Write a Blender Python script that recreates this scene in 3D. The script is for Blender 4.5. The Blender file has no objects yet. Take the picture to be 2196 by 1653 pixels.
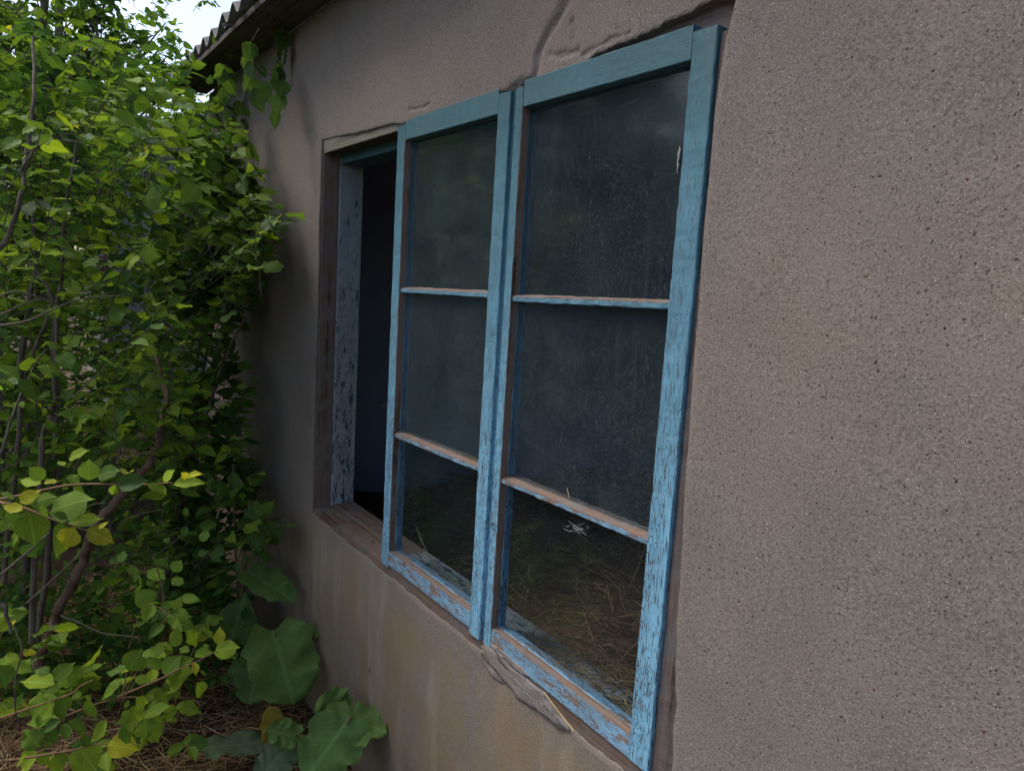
import bpy, bmesh, math, random
import numpy as np
from mathutils import Vector, Matrix

random.seed(7)
RNG = np.random.default_rng(11)
SC = bpy.context.scene
COL = SC.collection

# ------------------------------------------------------------------ camera, sky, sun, exposure
CAM = Vector((1.8565, -0.9170, 1.6107))
CR = Vector((0.5820682, 0.81085635, 0.06089819))
CU = Vector((-0.14530102, 0.03003116, 0.98893162))
CF = Vector((-0.80005264, 0.58447422, -0.13529844))
FPX = 1530.9                                   # focal length in pixels of the 2196 px wide photograph
cd = bpy.data.cameras.new('camera')
cd.sensor_fit = 'HORIZONTAL'; cd.sensor_width = 36.0; cd.lens = FPX / 2196 * 36.0
cd.clip_start = 0.02; cd.clip_end = 500
cam = bpy.data.objects.new('camera', cd); COL.objects.link(cam)
cam.matrix_world = Matrix(((CR.x, CU.x, -CF.x, CAM.x), (CR.y, CU.y, -CF.y, CAM.y), (CR.z, CU.z, -CF.z, CAM.z), (0, 0, 0, 1)))
SC.camera = cam

SUN_EL, SUN_AZ = math.radians(54), math.radians(-126)       # azimuth from +Y towards +X
S = Vector((math.sin(SUN_AZ) * math.cos(SUN_EL), math.cos(SUN_AZ) * math.cos(SUN_EL), math.sin(SUN_EL)))
w = bpy.data.worlds.new('World'); SC.world = w; w.use_nodes = True
nt = w.node_tree; nt.nodes.clear()
sky = nt.nodes.new('ShaderNodeTexSky'); sky.sky_type = 'NISHITA'; sky.sun_disc = False
sky.sun_elevation = SUN_EL; sky.sun_rotation = SUN_AZ; sky.dust_density = 3.0; sky.air_density = 1.0; sky.ozone_density = 0.6
bg = nt.nodes.new('ShaderNodeBackground'); bg.inputs['Strength'].default_value = 0.13
wo = nt.nodes.new('ShaderNodeOutputWorld')
nt.links.new(sky.outputs[0], bg.inputs[0]); nt.links.new(bg.outputs[0], wo.inputs[0])
sl = bpy.data.lights.new('sun', 'SUN'); sl.energy = 1.3; sl.angle = math.radians(22); sl.color = (1.0, 0.95, 0.86)
so = bpy.data.objects.new('sun', sl); COL.objects.link(so); so.rotation_euler = S.to_track_quat('Z', 'Y').to_euler()
so.location = S * 20
vs = SC.view_settings; SC.display_settings.display_device = 'sRGB'
vs.view_transform = 'Standard'; vs.look = 'None'; vs.gamma = 1.0; vs.exposure = 1.02; vs.use_curve_mapping = False
SC.render.engine = 'CYCLES'
SC.cycles.use_denoising = True
SC.cycles.max_bounces = 5; SC.cycles.diffuse_bounces = 3; SC.cycles.glossy_bounces = 2; SC.cycles.transmission_bounces = 2; SC.cycles.transparent_max_bounces = 8; SC.cycles.use_adaptive_sampling = True; SC.cycles.adaptive_threshold = 0.05; SC.cycles.sample_clamp_indirect = 6.0

# ------------------------------------------------------------------ placing helpers (photo ray -> point in the place)
def ray(px, py):
    return CF + CR * ((px - 1098) / FPX) - CU * ((py - 826.5) / FPX)
def at(px, py, depth):
    return CAM + ray(px, py) * depth
def on_wall(px, py, y=0.0):
    d = ray(px, py); return CAM + d * ((y - CAM.y) / d.y)
def project(p):
    d = np.asarray(p) - np.array(CAM)
    z = d @ np.array(CF)
    return 1098 + FPX * (d @ np.array(CR)) / z, 826.5 - FPX * (d @ np.array(CU)) / z, z

# ------------------------------------------------------------------ scene graph helpers
def tag(o, label=None, cat=None, group=None, kind=None):
    if label: o['label'] = label
    if cat: o['category'] = cat
    if group: o['group'] = group
    if kind: o['kind'] = kind
    return o
def empty(name, loc, label, cat, group=None):
    o = bpy.data.objects.new(name, None); COL.objects.link(o); o.location = loc; o.empty_display_size = 0.05
    o['_loc'] = tuple(loc); o['world_loc'] = 0
    del o['world_loc']
    return tag(o, label, cat, group)
ROOTLOC = {}
def adopt(o, parent):
    if parent is None: return o
    o.parent = parent
    p = parent; t = Vector((0, 0, 0))
    while p is not None:
        if p.type == 'EMPTY': t = t + Vector(p['_loc'])
        p = p.parent
    o.matrix_parent_inverse = Matrix.Translation(-t)
    return o
def link(name, me, mats, parent=None):
    o = bpy.data.objects.new(name, me); COL.objects.link(o)
    if mats is not None:
        for m in (mats if isinstance(mats, (list, tuple)) else [mats]): me.materials.append(m)
    return adopt(o, parent)
def mesh_np(name, V, Fq, mi=None, smooth=True, uv=None):
    """V (n,3); Fq (m,3) or (m,4) int; mi material index per face; uv (m,k,2)"""
    me = bpy.data.meshes.new(name); V = np.asarray(V, dtype=np.float32); Fq = np.asarray(Fq, dtype=np.int32)
    m, k = Fq.shape
    me.vertices.add(len(V)); me.vertices.foreach_set('co', V.ravel())
    me.loops.add(m * k); me.loops.foreach_set('vertex_index', Fq.ravel())
    me.polygons.add(m); me.polygons.foreach_set('loop_start', np.arange(m, dtype=np.int32) * k)
    me.polygons.foreach_set('loop_total', np.full(m, k, dtype=np.int32))
    if mi is not None: me.polygons.foreach_set('material_index', np.asarray(mi, dtype=np.int32))
    me.polygons.foreach_set('use_smooth', np.full(m, smooth))
    if uv is not None:
        l = me.uv_layers.new(name='UVMap'); l.data.foreach_set('uv', np.asarray(uv, dtype=np.float32).ravel())
    me.update(calc_edges=True); me.validate(); return me
def vnoise(x, seed=0.0):
    """smooth 1-D value noise in -1..1"""
    x = np.asarray(x, dtype=float) + seed * 17.31
    i = np.floor(x); f = x - i; f = f * f * (3 - 2 * f)
    h = lambda n: np.modf(np.abs(np.sin(n * 127.1 + seed * 311.7) * 43758.5453))[0] * 2 - 1
    return h(i) * (1 - f) + h(i + 1) * f
def fbm(x, seed=0.0, o=3):
    return sum(vnoise(np.asarray(x) * 2 ** k, seed + k * 3.1) / 2 ** k for k in range(o)) / 1.6

# ------------------------------------------------------------------ materials
class N:
    def __init__(self, name):
        self.m = bpy.data.materials.new(name); self.m.use_nodes = True
        self.t = self.m.node_tree; self.t.nodes.clear()
        self.out = self.n('ShaderNodeOutputMaterial')
    def n(self, typ, **kw):
        x = self.t.nodes.new(typ)
        for k, v in kw.items():
            if hasattr(x, k): setattr(x, k, v)
            else: x.inputs[k.replace('_', ' ')].default_value = v
        return x
    def l(self, a, b): self.t.links.new(a, b)
    def ramp(self, fac, stops):
        r = self.n('ShaderNodeValToRGB'); e = r.color_ramp.elements
        while len(e) < len(stops): e.new(0.5)
        for q, (p, c) in zip(e, stops):
            q.position = p; q.color = (*c, 1) if len(c) == 3 else c
        self.l(fac, r.inputs[0]); return r.outputs[0]
    def noise(self, vec, scale, detail=4, rough=0.55, w=None):
        x = self.n('ShaderNodeTexNoise'); x.inputs['Scale'].default_value = scale; x.inputs['Detail'].default_value = detail
        x.inputs['Roughness'].default_value = rough
        if vec is not None: self.l(vec, x.inputs['Vector'])
        return x.outputs['Fac']
    def vor(self, vec, scale, feature='F1', rnd=1.0):
        x = self.n('ShaderNodeTexVoronoi'); x.feature = feature; x.inputs['Scale'].default_value = scale
        if 'Randomness' in x.inputs: x.inputs['Randomness'].default_value = rnd
        if vec is not None: self.l(vec, x.inputs['Vector'])
        return x
    def mapv(self, vec, scale=(1, 1, 1), loc=(0, 0, 0), rot=(0, 0, 0)):
        x = self.n('ShaderNodeMapping'); x.inputs['Scale'].default_value = scale; x.inputs['Location'].default_value = loc
        x.inputs['Rotation'].default_value = rot
        self.l(vec, x.inputs[0]); return x.outputs[0]
    def math(self, op, a, b=None, c=None, clamp=False):
        x = self.n('ShaderNodeMath'); x.operation = op; x.use_clamp = clamp
        for i, v in enumerate((a, b, c)):
            if v is None: continue
            if isinstance(v, (int, float)): x.inputs[i].default_value = v
            else: self.l(v, x.inputs[i])
        return x.outputs[0]
    def mix(self, fac, a, b, blend='MIX'):
        x = self.n('ShaderNodeMix'); x.data_type = 'RGBA'; x.blend_type = blend
        for i, v in ((0, fac), (6, a), (7, b)):
            if isinstance(v, (int, float)): x.inputs[i].default_value = v
            elif isinstance(v, tuple): x.inputs[i].default_value = (*v, 1) if len(v) == 3 else v
            else: self.l(v, x.inputs[i])
        return x.outputs[2]
    def bump(self, h, strength=0.5, dist=0.002, normal=None):
        b = self.n('ShaderNodeBump'); b.inputs['Strength'].default_value = strength; b.inputs['Distance'].default_value = dist
        self.l(h, b.inputs['Height'])
        if normal is not None: self.l(normal, b.inputs['Normal'])
        return b.outputs[0]
    def pbr(self, col, rough=0.8, normal=None, spec=0.3):
        p = self.n('ShaderNodeBsdfPrincipled')
        if isinstance(col, tuple): p.inputs['Base Color'].default_value = (*col, 1)
        else: self.l(col, p.inputs['Base Color'])
        if isinstance(rough, (int, float)): p.inputs['Roughness'].default_value = rough
        else: self.l(rough, p.inputs['Roughness'])
        p.inputs['Specular IOR Level'].default_value = spec
        if normal is not None: self.l(normal, p.inputs['Normal'])
        self.l(p.outputs[0], self.out.inputs[0]); return p
    def pos(self): return self.n('ShaderNodeNewGeometry').outputs['Position']
    def uv(self): return self.n('ShaderNodeTexCoord').outputs['UV']
    def objrand(self): return self.n('ShaderNodeObjectInfo').outputs['Random']
    def xyz(self, v):
        s = self.n('ShaderNodeSeparateXYZ'); self.l(v, s.inputs[0]); return s.outputs

def mat_plaster(name, base, stain_and_lift=True, specks=1.0):
    m = N(name); p = m.pos()
    big = m.noise(p, 1.7, 4, 0.6); mid = m.noise(p, 5.5, 6, 0.7); fine = m.noise(p, 260, 3, 0.6)
    col = m.mix(m.math('MULTIPLY', m.ramp(mid, [(.35, (0, 0, 0)), (.66, (1, 1, 1))]), 0.5), base, tuple(c * 0.72 for c in base))
    col = m.mix(m.ramp(big, [(0.42, (0, 0, 0)), (0.68, (1, 1, 1))]), col, (base[0] * 1.12, base[1] * 1.02, base[2] * 0.95))
    grit = m.ramp(fine, [(0.34, (0.62, 0.60, 0.58)), (0.5, (1, 1, 1)), (0.70, (1.3, 1.3, 1.32))])
    col = m.mix(0.75, col, grit, 'MULTIPLY')
    x = m.xyz(p)
    if stain_and_lift:
        # ochre and rust streaks below the window, tones lightened to offset blocked light
        st = m.noise(m.mapv(p, (3.2, 3.2, 1.3)), 1.6, 6, 0.68)
        st2 = m.noise(m.mapv(p, (22, 22, 2.2)), 1.4, 4, 0.6)
        band = m.ramp(x[2], [(0.0, (1, 1, 1)), (0.62, (0.9, 0.9, 0.9)), (0.80, (0, 0, 0))])
        k = m.math('MULTIPLY', m.ramp(st, [(0.36, (0, 0, 0)), (0.54, (1, 1, 1))]), band)
        k2 = m.math('MULTIPLY', k, m.math('MULTIPLY_ADD', st2, 0.7, 0.35), clamp=True)
        col = m.mix(m.math('MULTIPLY', k2, 1.0, None, True), col, (0.225, 0.158, 0.082))
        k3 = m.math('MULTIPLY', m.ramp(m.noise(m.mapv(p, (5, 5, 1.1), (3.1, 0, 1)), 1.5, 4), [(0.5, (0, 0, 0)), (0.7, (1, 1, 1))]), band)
        col = m.mix(m.math('MULTIPLY', k3, 0.75), col, (0.33, 0.27, 0.225))  # pale wash strengthened to make up for light the plants block
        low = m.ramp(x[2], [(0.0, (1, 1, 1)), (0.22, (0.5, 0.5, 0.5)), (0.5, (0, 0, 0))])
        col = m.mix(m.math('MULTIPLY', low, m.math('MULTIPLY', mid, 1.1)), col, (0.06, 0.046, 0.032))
    # aggregate grains showing in the surface
    amt = m.math('MULTIPLY', m.ramp(x[0], [(0.0, (0.25,) * 3), (1.0, (1, 1, 1))]), m.ramp(m.noise(p, 14, 3, .6), [(.32, (.5, .5, .5)), (.6, (1, 1, 1))]))
    h = m.math('MULTIPLY', fine, 0.6)
    for i, (sc, dens, c, r) in enumerate(((320, 0.17, (0.075, 0.058, 0.048), 0.34), (430, 0.13, (0.40, 0.37, 0.345), 0.34), (180, 0.05, (0.055, 0.042, 0.034), 0.28), (290, 0.03, (0.50, 0.47, 0.44), 0.26))):
        v = m.vor(m.mapv(p, (1, 1, 0.8), (i * 1.7, i * .9, i * 2.3)), sc)
        on = m.math('LESS_THAN', m.xyz(v.outputs['Color'])[0], dens)
        dot = m.math('MULTIPLY', m.ramp(v.outputs['Distance'], [(r - 0.08, (1, 1, 1)), (r + 0.06, (0, 0, 0))]), on)
        col = m.mix(m.math('MULTIPLY', m.math('MULTIPLY', dot, amt), 0.85 * specks), col, c)
        h = m.math('ADD', h, m.math('MULTIPLY', dot, (-0.5, 0.5, -0.9, 0.6)[i]))
    h = m.math('ADD', h, m.math('MULTIPLY', m.noise(p, 60, 4), 0.45))
    m.pbr(col, 0.93, m.bump(h, 0.55, 0.0026), 0.15)
    return m.m

def mat_wood(name, c1, c2, grey=None, bump=0.6):
    m = N(name); uv = m.uv(); r = m.objrand()
    off = m.n('ShaderNodeCombineXYZ'); m.l(m.math('MULTIPLY', r, 7), off.inputs[0]); m.l(m.math('MULTIPLY', r, 3), off.inputs[1])
    va = m.n('ShaderNodeVectorMath'); va.operation = 'ADD'; m.l(uv, va.inputs[0]); m.l(off.outputs[0], va.inputs[1]); uv = va.outputs[0]
    g = m.noise(m.mapv(uv, (5, 230, 1)), 1.0, 5, 0.62); g2 = m.noise(m.mapv(uv, (1.6, 45, 1)), 1.0, 4, 0.6)
    b = m.noise(uv, 14, 4, 0.6)
    col = m.mix(m.ramp(g, [(0.35, (0, 0, 0)), (0.65, (1, 1, 1))]), c1, c2)
    col = m.mix(m.ramp(g2, [(0.36, (1, 1, 1)), (0.5, (0, 0, 0))]), col, tuple(c * 0.45 for c in c1))
    if grey: col = m.mix(m.ramp(b, [(0.42, (0, 0, 0)), (0.62, (1, 1, 1))]), col, grey)
    m.pbr(col, 0.88, m.bump(m.math('ADD', g, g2), bump, 0.0016), 0.15)
    return m.m

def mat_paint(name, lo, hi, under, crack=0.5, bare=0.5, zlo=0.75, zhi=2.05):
    """old oil paint on wood: bleached low on the window, upper tone also darkened for shading; cracks follow the grain (UV x)"""
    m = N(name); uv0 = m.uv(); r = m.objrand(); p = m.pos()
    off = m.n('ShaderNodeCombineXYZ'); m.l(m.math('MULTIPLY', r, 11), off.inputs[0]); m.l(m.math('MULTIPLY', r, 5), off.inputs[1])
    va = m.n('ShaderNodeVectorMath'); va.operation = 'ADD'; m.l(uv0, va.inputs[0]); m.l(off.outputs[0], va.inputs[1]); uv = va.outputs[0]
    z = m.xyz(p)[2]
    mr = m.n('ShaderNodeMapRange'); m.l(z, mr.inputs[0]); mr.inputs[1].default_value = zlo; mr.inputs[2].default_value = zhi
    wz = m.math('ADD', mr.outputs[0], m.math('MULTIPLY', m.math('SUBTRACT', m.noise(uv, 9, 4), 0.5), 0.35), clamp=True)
    col = m.mix(m.ramp(wz, [(0.25, (0, 0, 0)), (0.95, (1, 1, 1))]), lo, hi)  # less bleached towards the top, with shading put into the darker upper colour
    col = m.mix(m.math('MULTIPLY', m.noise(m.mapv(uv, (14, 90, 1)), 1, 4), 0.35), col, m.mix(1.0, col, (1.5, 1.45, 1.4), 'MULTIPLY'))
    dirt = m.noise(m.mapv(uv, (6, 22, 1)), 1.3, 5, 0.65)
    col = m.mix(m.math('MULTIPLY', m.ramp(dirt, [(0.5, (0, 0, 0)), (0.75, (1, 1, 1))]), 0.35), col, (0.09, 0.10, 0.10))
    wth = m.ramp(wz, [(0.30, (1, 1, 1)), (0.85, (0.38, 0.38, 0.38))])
    # cracks along the grain
    cw = m.noise(m.mapv(uv, (30, 420, 1)), 1.0, 3, 0.6)
    cw2 = m.vor(m.mapv(uv, (38, 330, 1)), 1.0, 'DISTANCE_TO_EDGE').outputs['Distance']
    patch = m.ramp(m.noise(m.mapv(uv, (7, 30, 1)), 1.0, 3), [(0.36, (0, 0, 0)), (0.56, (1, 1, 1))])
    ck = m.math('MULTIPLY', m.math('LESS_THAN', cw, 0.34 + 0.055 * crack), 1.0)
    ck2 = m.math('MULTIPLY', m.math('LESS_THAN', cw2, 0.05), patch)
    ck = m.math('MULTIPLY', m.math('MAXIMUM', ck, m.math('MULTIPLY', ck2, m.math('GREATER_THAN', cw, 0.48 - 0.1 * crack))), wth, clamp=True)
    fl = m.noise(m.mapv(uv, (16, 60, 1), (3, 1, 0)), 1.0, 5, 0.7)
    flake = m.math('GREATER_THAN', m.math('ADD', fl, m.math('MULTIPLY', wth, 0.12)), 0.83 - 0.2 * bare)
    gone = m.math('MAXIMUM', m.math('MULTIPLY', ck, 0.9), flake)
    wg = m.noise(m.mapv(uv, (5, 230, 1)), 1.0, 5, 0.62)
    wood = m.mix(wg, tuple(c * 0.55 for c in under), tuple(min(1, c * 1.35) for c in under))
    col = m.mix(gone, col, m.mix(flake, tuple(c * 0.45 for c in under), wood))
    h = m.math('ADD', m.math('MULTIPLY', m.math('SUBTRACT', 1.0, gone), 1.0), m.math('MULTIPLY', wg, 0.4))
    rough = m.math('MULTIPLY_ADD', gone, 0.3, 0.55)
    m.pbr(col, rough, m.bump(h, 0.7, 0.0009), 0.35)
    return m.m

def mat_glass(name, dust, rgh=.05):
    m = N(name); p = m.pos()
    fr = m.n('ShaderNodeFresnel'); ge = m.n('ShaderNodeNewGeometry'); m.l(m.math('MULTIPLY_ADD', ge.outputs['Backfacing'], 1 / 1.5 - 1.5, 1.5), fr.inputs[0])
    gl = m.n('ShaderNodeBsdfGlossy'); gl.inputs['Roughness'].default_value = rgh; gl.inputs['Color'].default_value = (0.85, 0.9, 0.9, 1)
    bn = m.bump(m.noise(p, 6, 2), 0.05, 0.01); m.l(bn, gl.inputs['Normal'])
    tr = m.n('ShaderNodeBsdfTransparent'); tr.inputs['Color'].default_value = (0.84, 0.90, 0.93, 1)
    a = m.n('ShaderNodeMixShader'); m.l(fr.outputs[0], a.inputs[0]); m.l(tr.outputs[0], a.inputs[1]); m.l(gl.outputs[0], a.inputs[2])
    di = m.n('ShaderNodeBsdfDiffuse'); di.inputs['Color'].default_value = (0.24, 0.31, 0.36, 1)
    d1 = m.noise(p, 7, 5, 0.65); d2 = m.noise(p, 170, 3, 0.6); d3 = m.noise(m.mapv(p, (70, 70, 5)), 1, 3, 0.6)
    film = m.math('MULTIPLY', m.math('ADD', m.ramp(d1, [(0.3, (0.25,) * 3), (0.75, (1, 1, 1))]), m.math('MULTIPLY', m.ramp(d2, [(0.50, (0, 0, 0)), (0.70, (1, 1, 1))]), 1.3)), dust)
    film = m.math('ADD', film, m.math('MULTIPLY', m.ramp(d3, [(0.62, (0, 0, 0)), (0.75, (1, 1, 1))]), dust * 0.8))
    v = m.vor(m.mapv(p, (1, 1, 0.5)), 120); on = m.math('LESS_THAN', m.xyz(v.outputs['Color'])[1], 0.055)
    sp = m.math('MULTIPLY', m.ramp(v.outputs['Distance'], [(0.12, (1, 1, 1)), (0.22, (0, 0, 0))]), on)
    film = m.math('ADD', film, m.math('MULTIPLY', sp, 0.45), clamp=True)
    b = m.n('ShaderNodeMixShader'); m.l(film, b.inputs[0]); m.l(a.outputs[0], b.inputs[1]); m.l(di.outputs[0], b.inputs[2])
    m.l(b.outputs[0], m.out.inputs[0]); return m.m

def mat_leaf(name, c, trans, gloss=0.6, veins=True, var=0.35, spots=0.0, vs_=.28, bmp=.35):
    m = N(name); uv = m.uv(); r = m.objrand(); p = m.pos()
    nv = m.noise(p, 9, 2)
    dark = tuple(q * (1 - var) for q in c); lite = (min(1, c[0] * (1 + var * 1.2)), min(1, c[1] * (1 + var * 0.8)), c[2])
    col = m.mix(r, dark, lite)
    col = m.mix(m.ramp(nv, [(0.35, (0, 0, 0)), (0.65, (1, 1, 1))]), col, m.mix(0.5, col, lite))
    x = m.xyz(uv)
    av = m.math('ABSOLUTE', x[1])
    side = m.math('FRACT', m.math('ADD', m.math('SUBTRACT', m.math('MULTIPLY', x[0], 6.0), m.math('MULTIPLY', av, 5.5)), m.math('MULTIPLY', m.noise(m.mapv(uv, (3, 3, 1)), 1.0, 3), 1.3)))
    vein = m.math('MAXIMUM', m.ramp(av, [(0.02, (1, 1, 1)), (0.05, (0, 0, 0))]), m.ramp(side, [(0.0, (0.7,) * 3), (0.12, (0, 0, 0)), (0.9, (0, 0, 0)), (1.0, (0.7,) * 3)]))
    if veins: col = m.mix(m.math('MULTIPLY', vein, vs_), col, tuple(min(1, q * 1.7 + 0.02) for q in c))
    if spots:
        s = m.ramp(m.noise(p, 70, 3), [(0.62, (0, 0, 0)), (0.7, (1, 1, 1))])
        col = m.mix(m.math('MULTIPLY', s, spots), col, (0.16, 0.10, 0.03))
    bp = m.bump(m.math('ADD', vein, m.noise(p, 150, 2)), bmp, 0.0016)
    pr = m.n('ShaderNodeBsdfPrincipled'); m.l(col, pr.inputs['Base Color']); pr.inputs['Roughness'].default_value = gloss
    pr.inputs['Specular IOR Level'].default_value = 0.13; m.l(bp, pr.inputs['Normal'])
    tl = m.n('ShaderNodeBsdfTranslucent'); m.l(m.mix(1.0, col, (1.5, 1.45, 0.7), 'MULTIPLY'), tl.inputs['Color'])
    mx = m.n('ShaderNodeMixShader'); mx.inputs[0].default_value = trans
    m.l(pr.outputs[0], mx.inputs[1]); m.l(tl.outputs[0], mx.inputs[2]); m.l(mx.outputs[0], m.out.inputs[0]); return m.m

def mat_simple(name, c1, c2, scale=20, rough=0.85, bump=0.4, dist=0.003, stretch=(1, 1, 1)):
    m = N(name); p = m.mapv(m.pos(), stretch); n = m.noise(p, scale, 5, 0.62)
    m.pbr(m.mix(m.ramp(n, [(0.35, (0, 0, 0)), (0.65, (1, 1, 1))]), c1, c2), rough, m.bump(n, bump, dist), 0.2); return m.m

M = dict(
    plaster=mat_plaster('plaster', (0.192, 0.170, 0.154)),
    mortar=mat_plaster('mortar', (0.20, 0.185, 0.175), False, 0.5),
    core=mat_simple('masonry', (0.10, 0.075, 0.058), (0.17, 0.13, 0.10), 30),
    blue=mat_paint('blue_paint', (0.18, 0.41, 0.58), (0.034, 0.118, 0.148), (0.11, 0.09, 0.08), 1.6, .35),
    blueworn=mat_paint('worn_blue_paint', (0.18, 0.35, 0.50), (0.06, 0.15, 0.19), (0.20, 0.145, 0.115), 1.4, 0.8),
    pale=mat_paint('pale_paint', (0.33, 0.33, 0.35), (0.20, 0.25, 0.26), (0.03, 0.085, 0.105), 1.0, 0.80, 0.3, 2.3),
    wood=mat_wood('bare_wood', (0.135, 0.088, 0.066), (0.19, 0.130, 0.098), (0.15, 0.125, 0.115)),
    darkwood=mat_wood('weathered_wood', (0.085, 0.063, 0.055), (0.135, 0.102, 0.09), (0.11, 0.10, 0.10)),
    headwood=mat_wood('grey_wood', (0.15, 0.145, 0.115), (0.21, 0.20, 0.16)),
    glass=mat_glass('dusty_glass', 0.058, .10), glasslow=mat_glass('window_glass', 0.02, .06),
    iron=mat_simple('rusty_iron', (0.05, 0.03, 0.022), (0.10, 0.055, 0.035), 200),
    web=mat_simple('cobweb', (0.55, 0.54, 0.52), (0.7, 0.69, 0.66), 90, 0.9, 0.2),
    soil=mat_simple('soil', (0.045, 0.028, 0.016), (0.10, 0.062, 0.034), 35, 0.95, 0.9, 0.012),
    straw=mat_simple('straw', (0.34, 0.22, 0.10), (0.52, 0.37, 0.19), 12, 0.75, 0.1),
    straw2=mat_simple('old_straw', (0.19, 0.105, 0.046), (0.31, 0.185, 0.085), 14, 0.85, 0.1),
    bark=mat_simple('bark', (0.085, 0.065, 0.05), (0.17, 0.135, 0.105), 45, 0.9, 0.8, 0.004, (1, 1, 0.3)),
    barkred=mat_simple('brown_bark', (0.11, 0.065, 0.045), (0.17, 0.105, 0.075), 45, 0.85, 0.7, 0.004, (1, 1, 0.4)),
    twig=mat_simple('twig_bark', (0.055, 0.045, 0.034), (0.11, 0.09, 0.07), 60, 0.8, 0.4, 0.001),
    twigred=mat_simple('young_twig', (0.17, 0.085, 0.05), (0.22, 0.13, 0.06), 60, 0.7, 0.3, 0.001),
    petiole=mat_simple('petiole', (0.11, 0.10, 0.05), (0.16, 0.10, 0.07), 60, 0.6, 0.3, 0.001),
    roof=mat_simple('roof_sheet', (0.13, 0.125, 0.12), (0.20, 0.195, 0.185), 18, 0.95, 0.5),
    room=mat_simple('room_whitewash', (0.48, 0.54, 0.72), (0.58, 0.63, 0.78), 6),
    greyboard=mat_simple('grey_board', (0.19, 0.19, 0.19), (0.27, 0.27, 0.27), 12, 0.8, 0.5, 0.002, (1, 1, 8)),
    shedroof=mat_simple('shed_roof', (0.42, 0.38, 0.34), (0.52, 0.48, 0.44), 9, 0.9),
    l_yellow=mat_leaf('leaf_yellow', (0.33, 0.35, 0.030), 0.40), l_young=mat_leaf('leaf_young', (0.20, 0.31, 0.030), 0.40),
    l_fresh=mat_leaf('leaf_fresh', (0.125, 0.220, 0.030), 0.42), l_mid=mat_leaf('leaf_mid', (0.078, 0.155, 0.030), 0.40),
    l_dark=mat_leaf('leaf_dark', (0.042, 0.090, 0.025), 0.32),
    burdock=mat_leaf('burdock_leaf', (0.095, 0.175, 0.052), 0.28, 0.6, True, 0.3, 0.30, .34, .8),
    burdull=mat_leaf('dull_burdock_leaf', (0.075, 0.115, 0.060), 0.15, 0.7, True, 0.2, 0.5),
    buryel=mat_leaf('yellowing_leaf', (0.20, 0.17, 0.035), 0.3, 0.6, True, 0.3, 0.8),
)
for _t, _c, _k in (('l_yellow', (0.33, 0.35, 0.030), .4), ('l_young', (0.20, 0.31, 0.030), .4), ('l_fresh', (0.125, 0.220, 0.030), .42), ('l_mid', (0.078, 0.155, 0.030), .4), ('l_dark', (0.042, 0.090, 0.025), .32)):
    q = N('mass_' + _t); _n = q.noise(q.pos(), 7, 1)
    _col = q.mix(q.ramp(_n, [(.3, (0, 0, 0)), (.7, (1, 1, 1))]), tuple(v * .7 for v in _c), tuple(v * 1.3 for v in _c))
    _d = q.n('ShaderNodeBsdfDiffuse'); q.l(_col, _d.inputs[0]); _e = q.n('ShaderNodeBsdfTranslucent'); q.l(q.mix(1.0, _col, (1.5, 1.45, .7), 'MULTIPLY'), _e.inputs[0])
    _x = q.n('ShaderNodeMixShader'); _x.inputs[0].default_value = _k; q.l(_d.outputs[0], _x.inputs[1]); q.l(_e.outputs[0], _x.inputs[2]); q.l(_x.outputs[0], q.out.inputs[0])
    M['mass_' + _t] = q.m
TONE = {'y': 'l_yellow', 'n': 'l_young', 'f': 'l_fresh', 'm': 'l_mid', 'd': 'l_dark'}
TONES = ['l_yellow', 'l_young', 'l_fresh', 'l_mid', 'l_dark']

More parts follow.
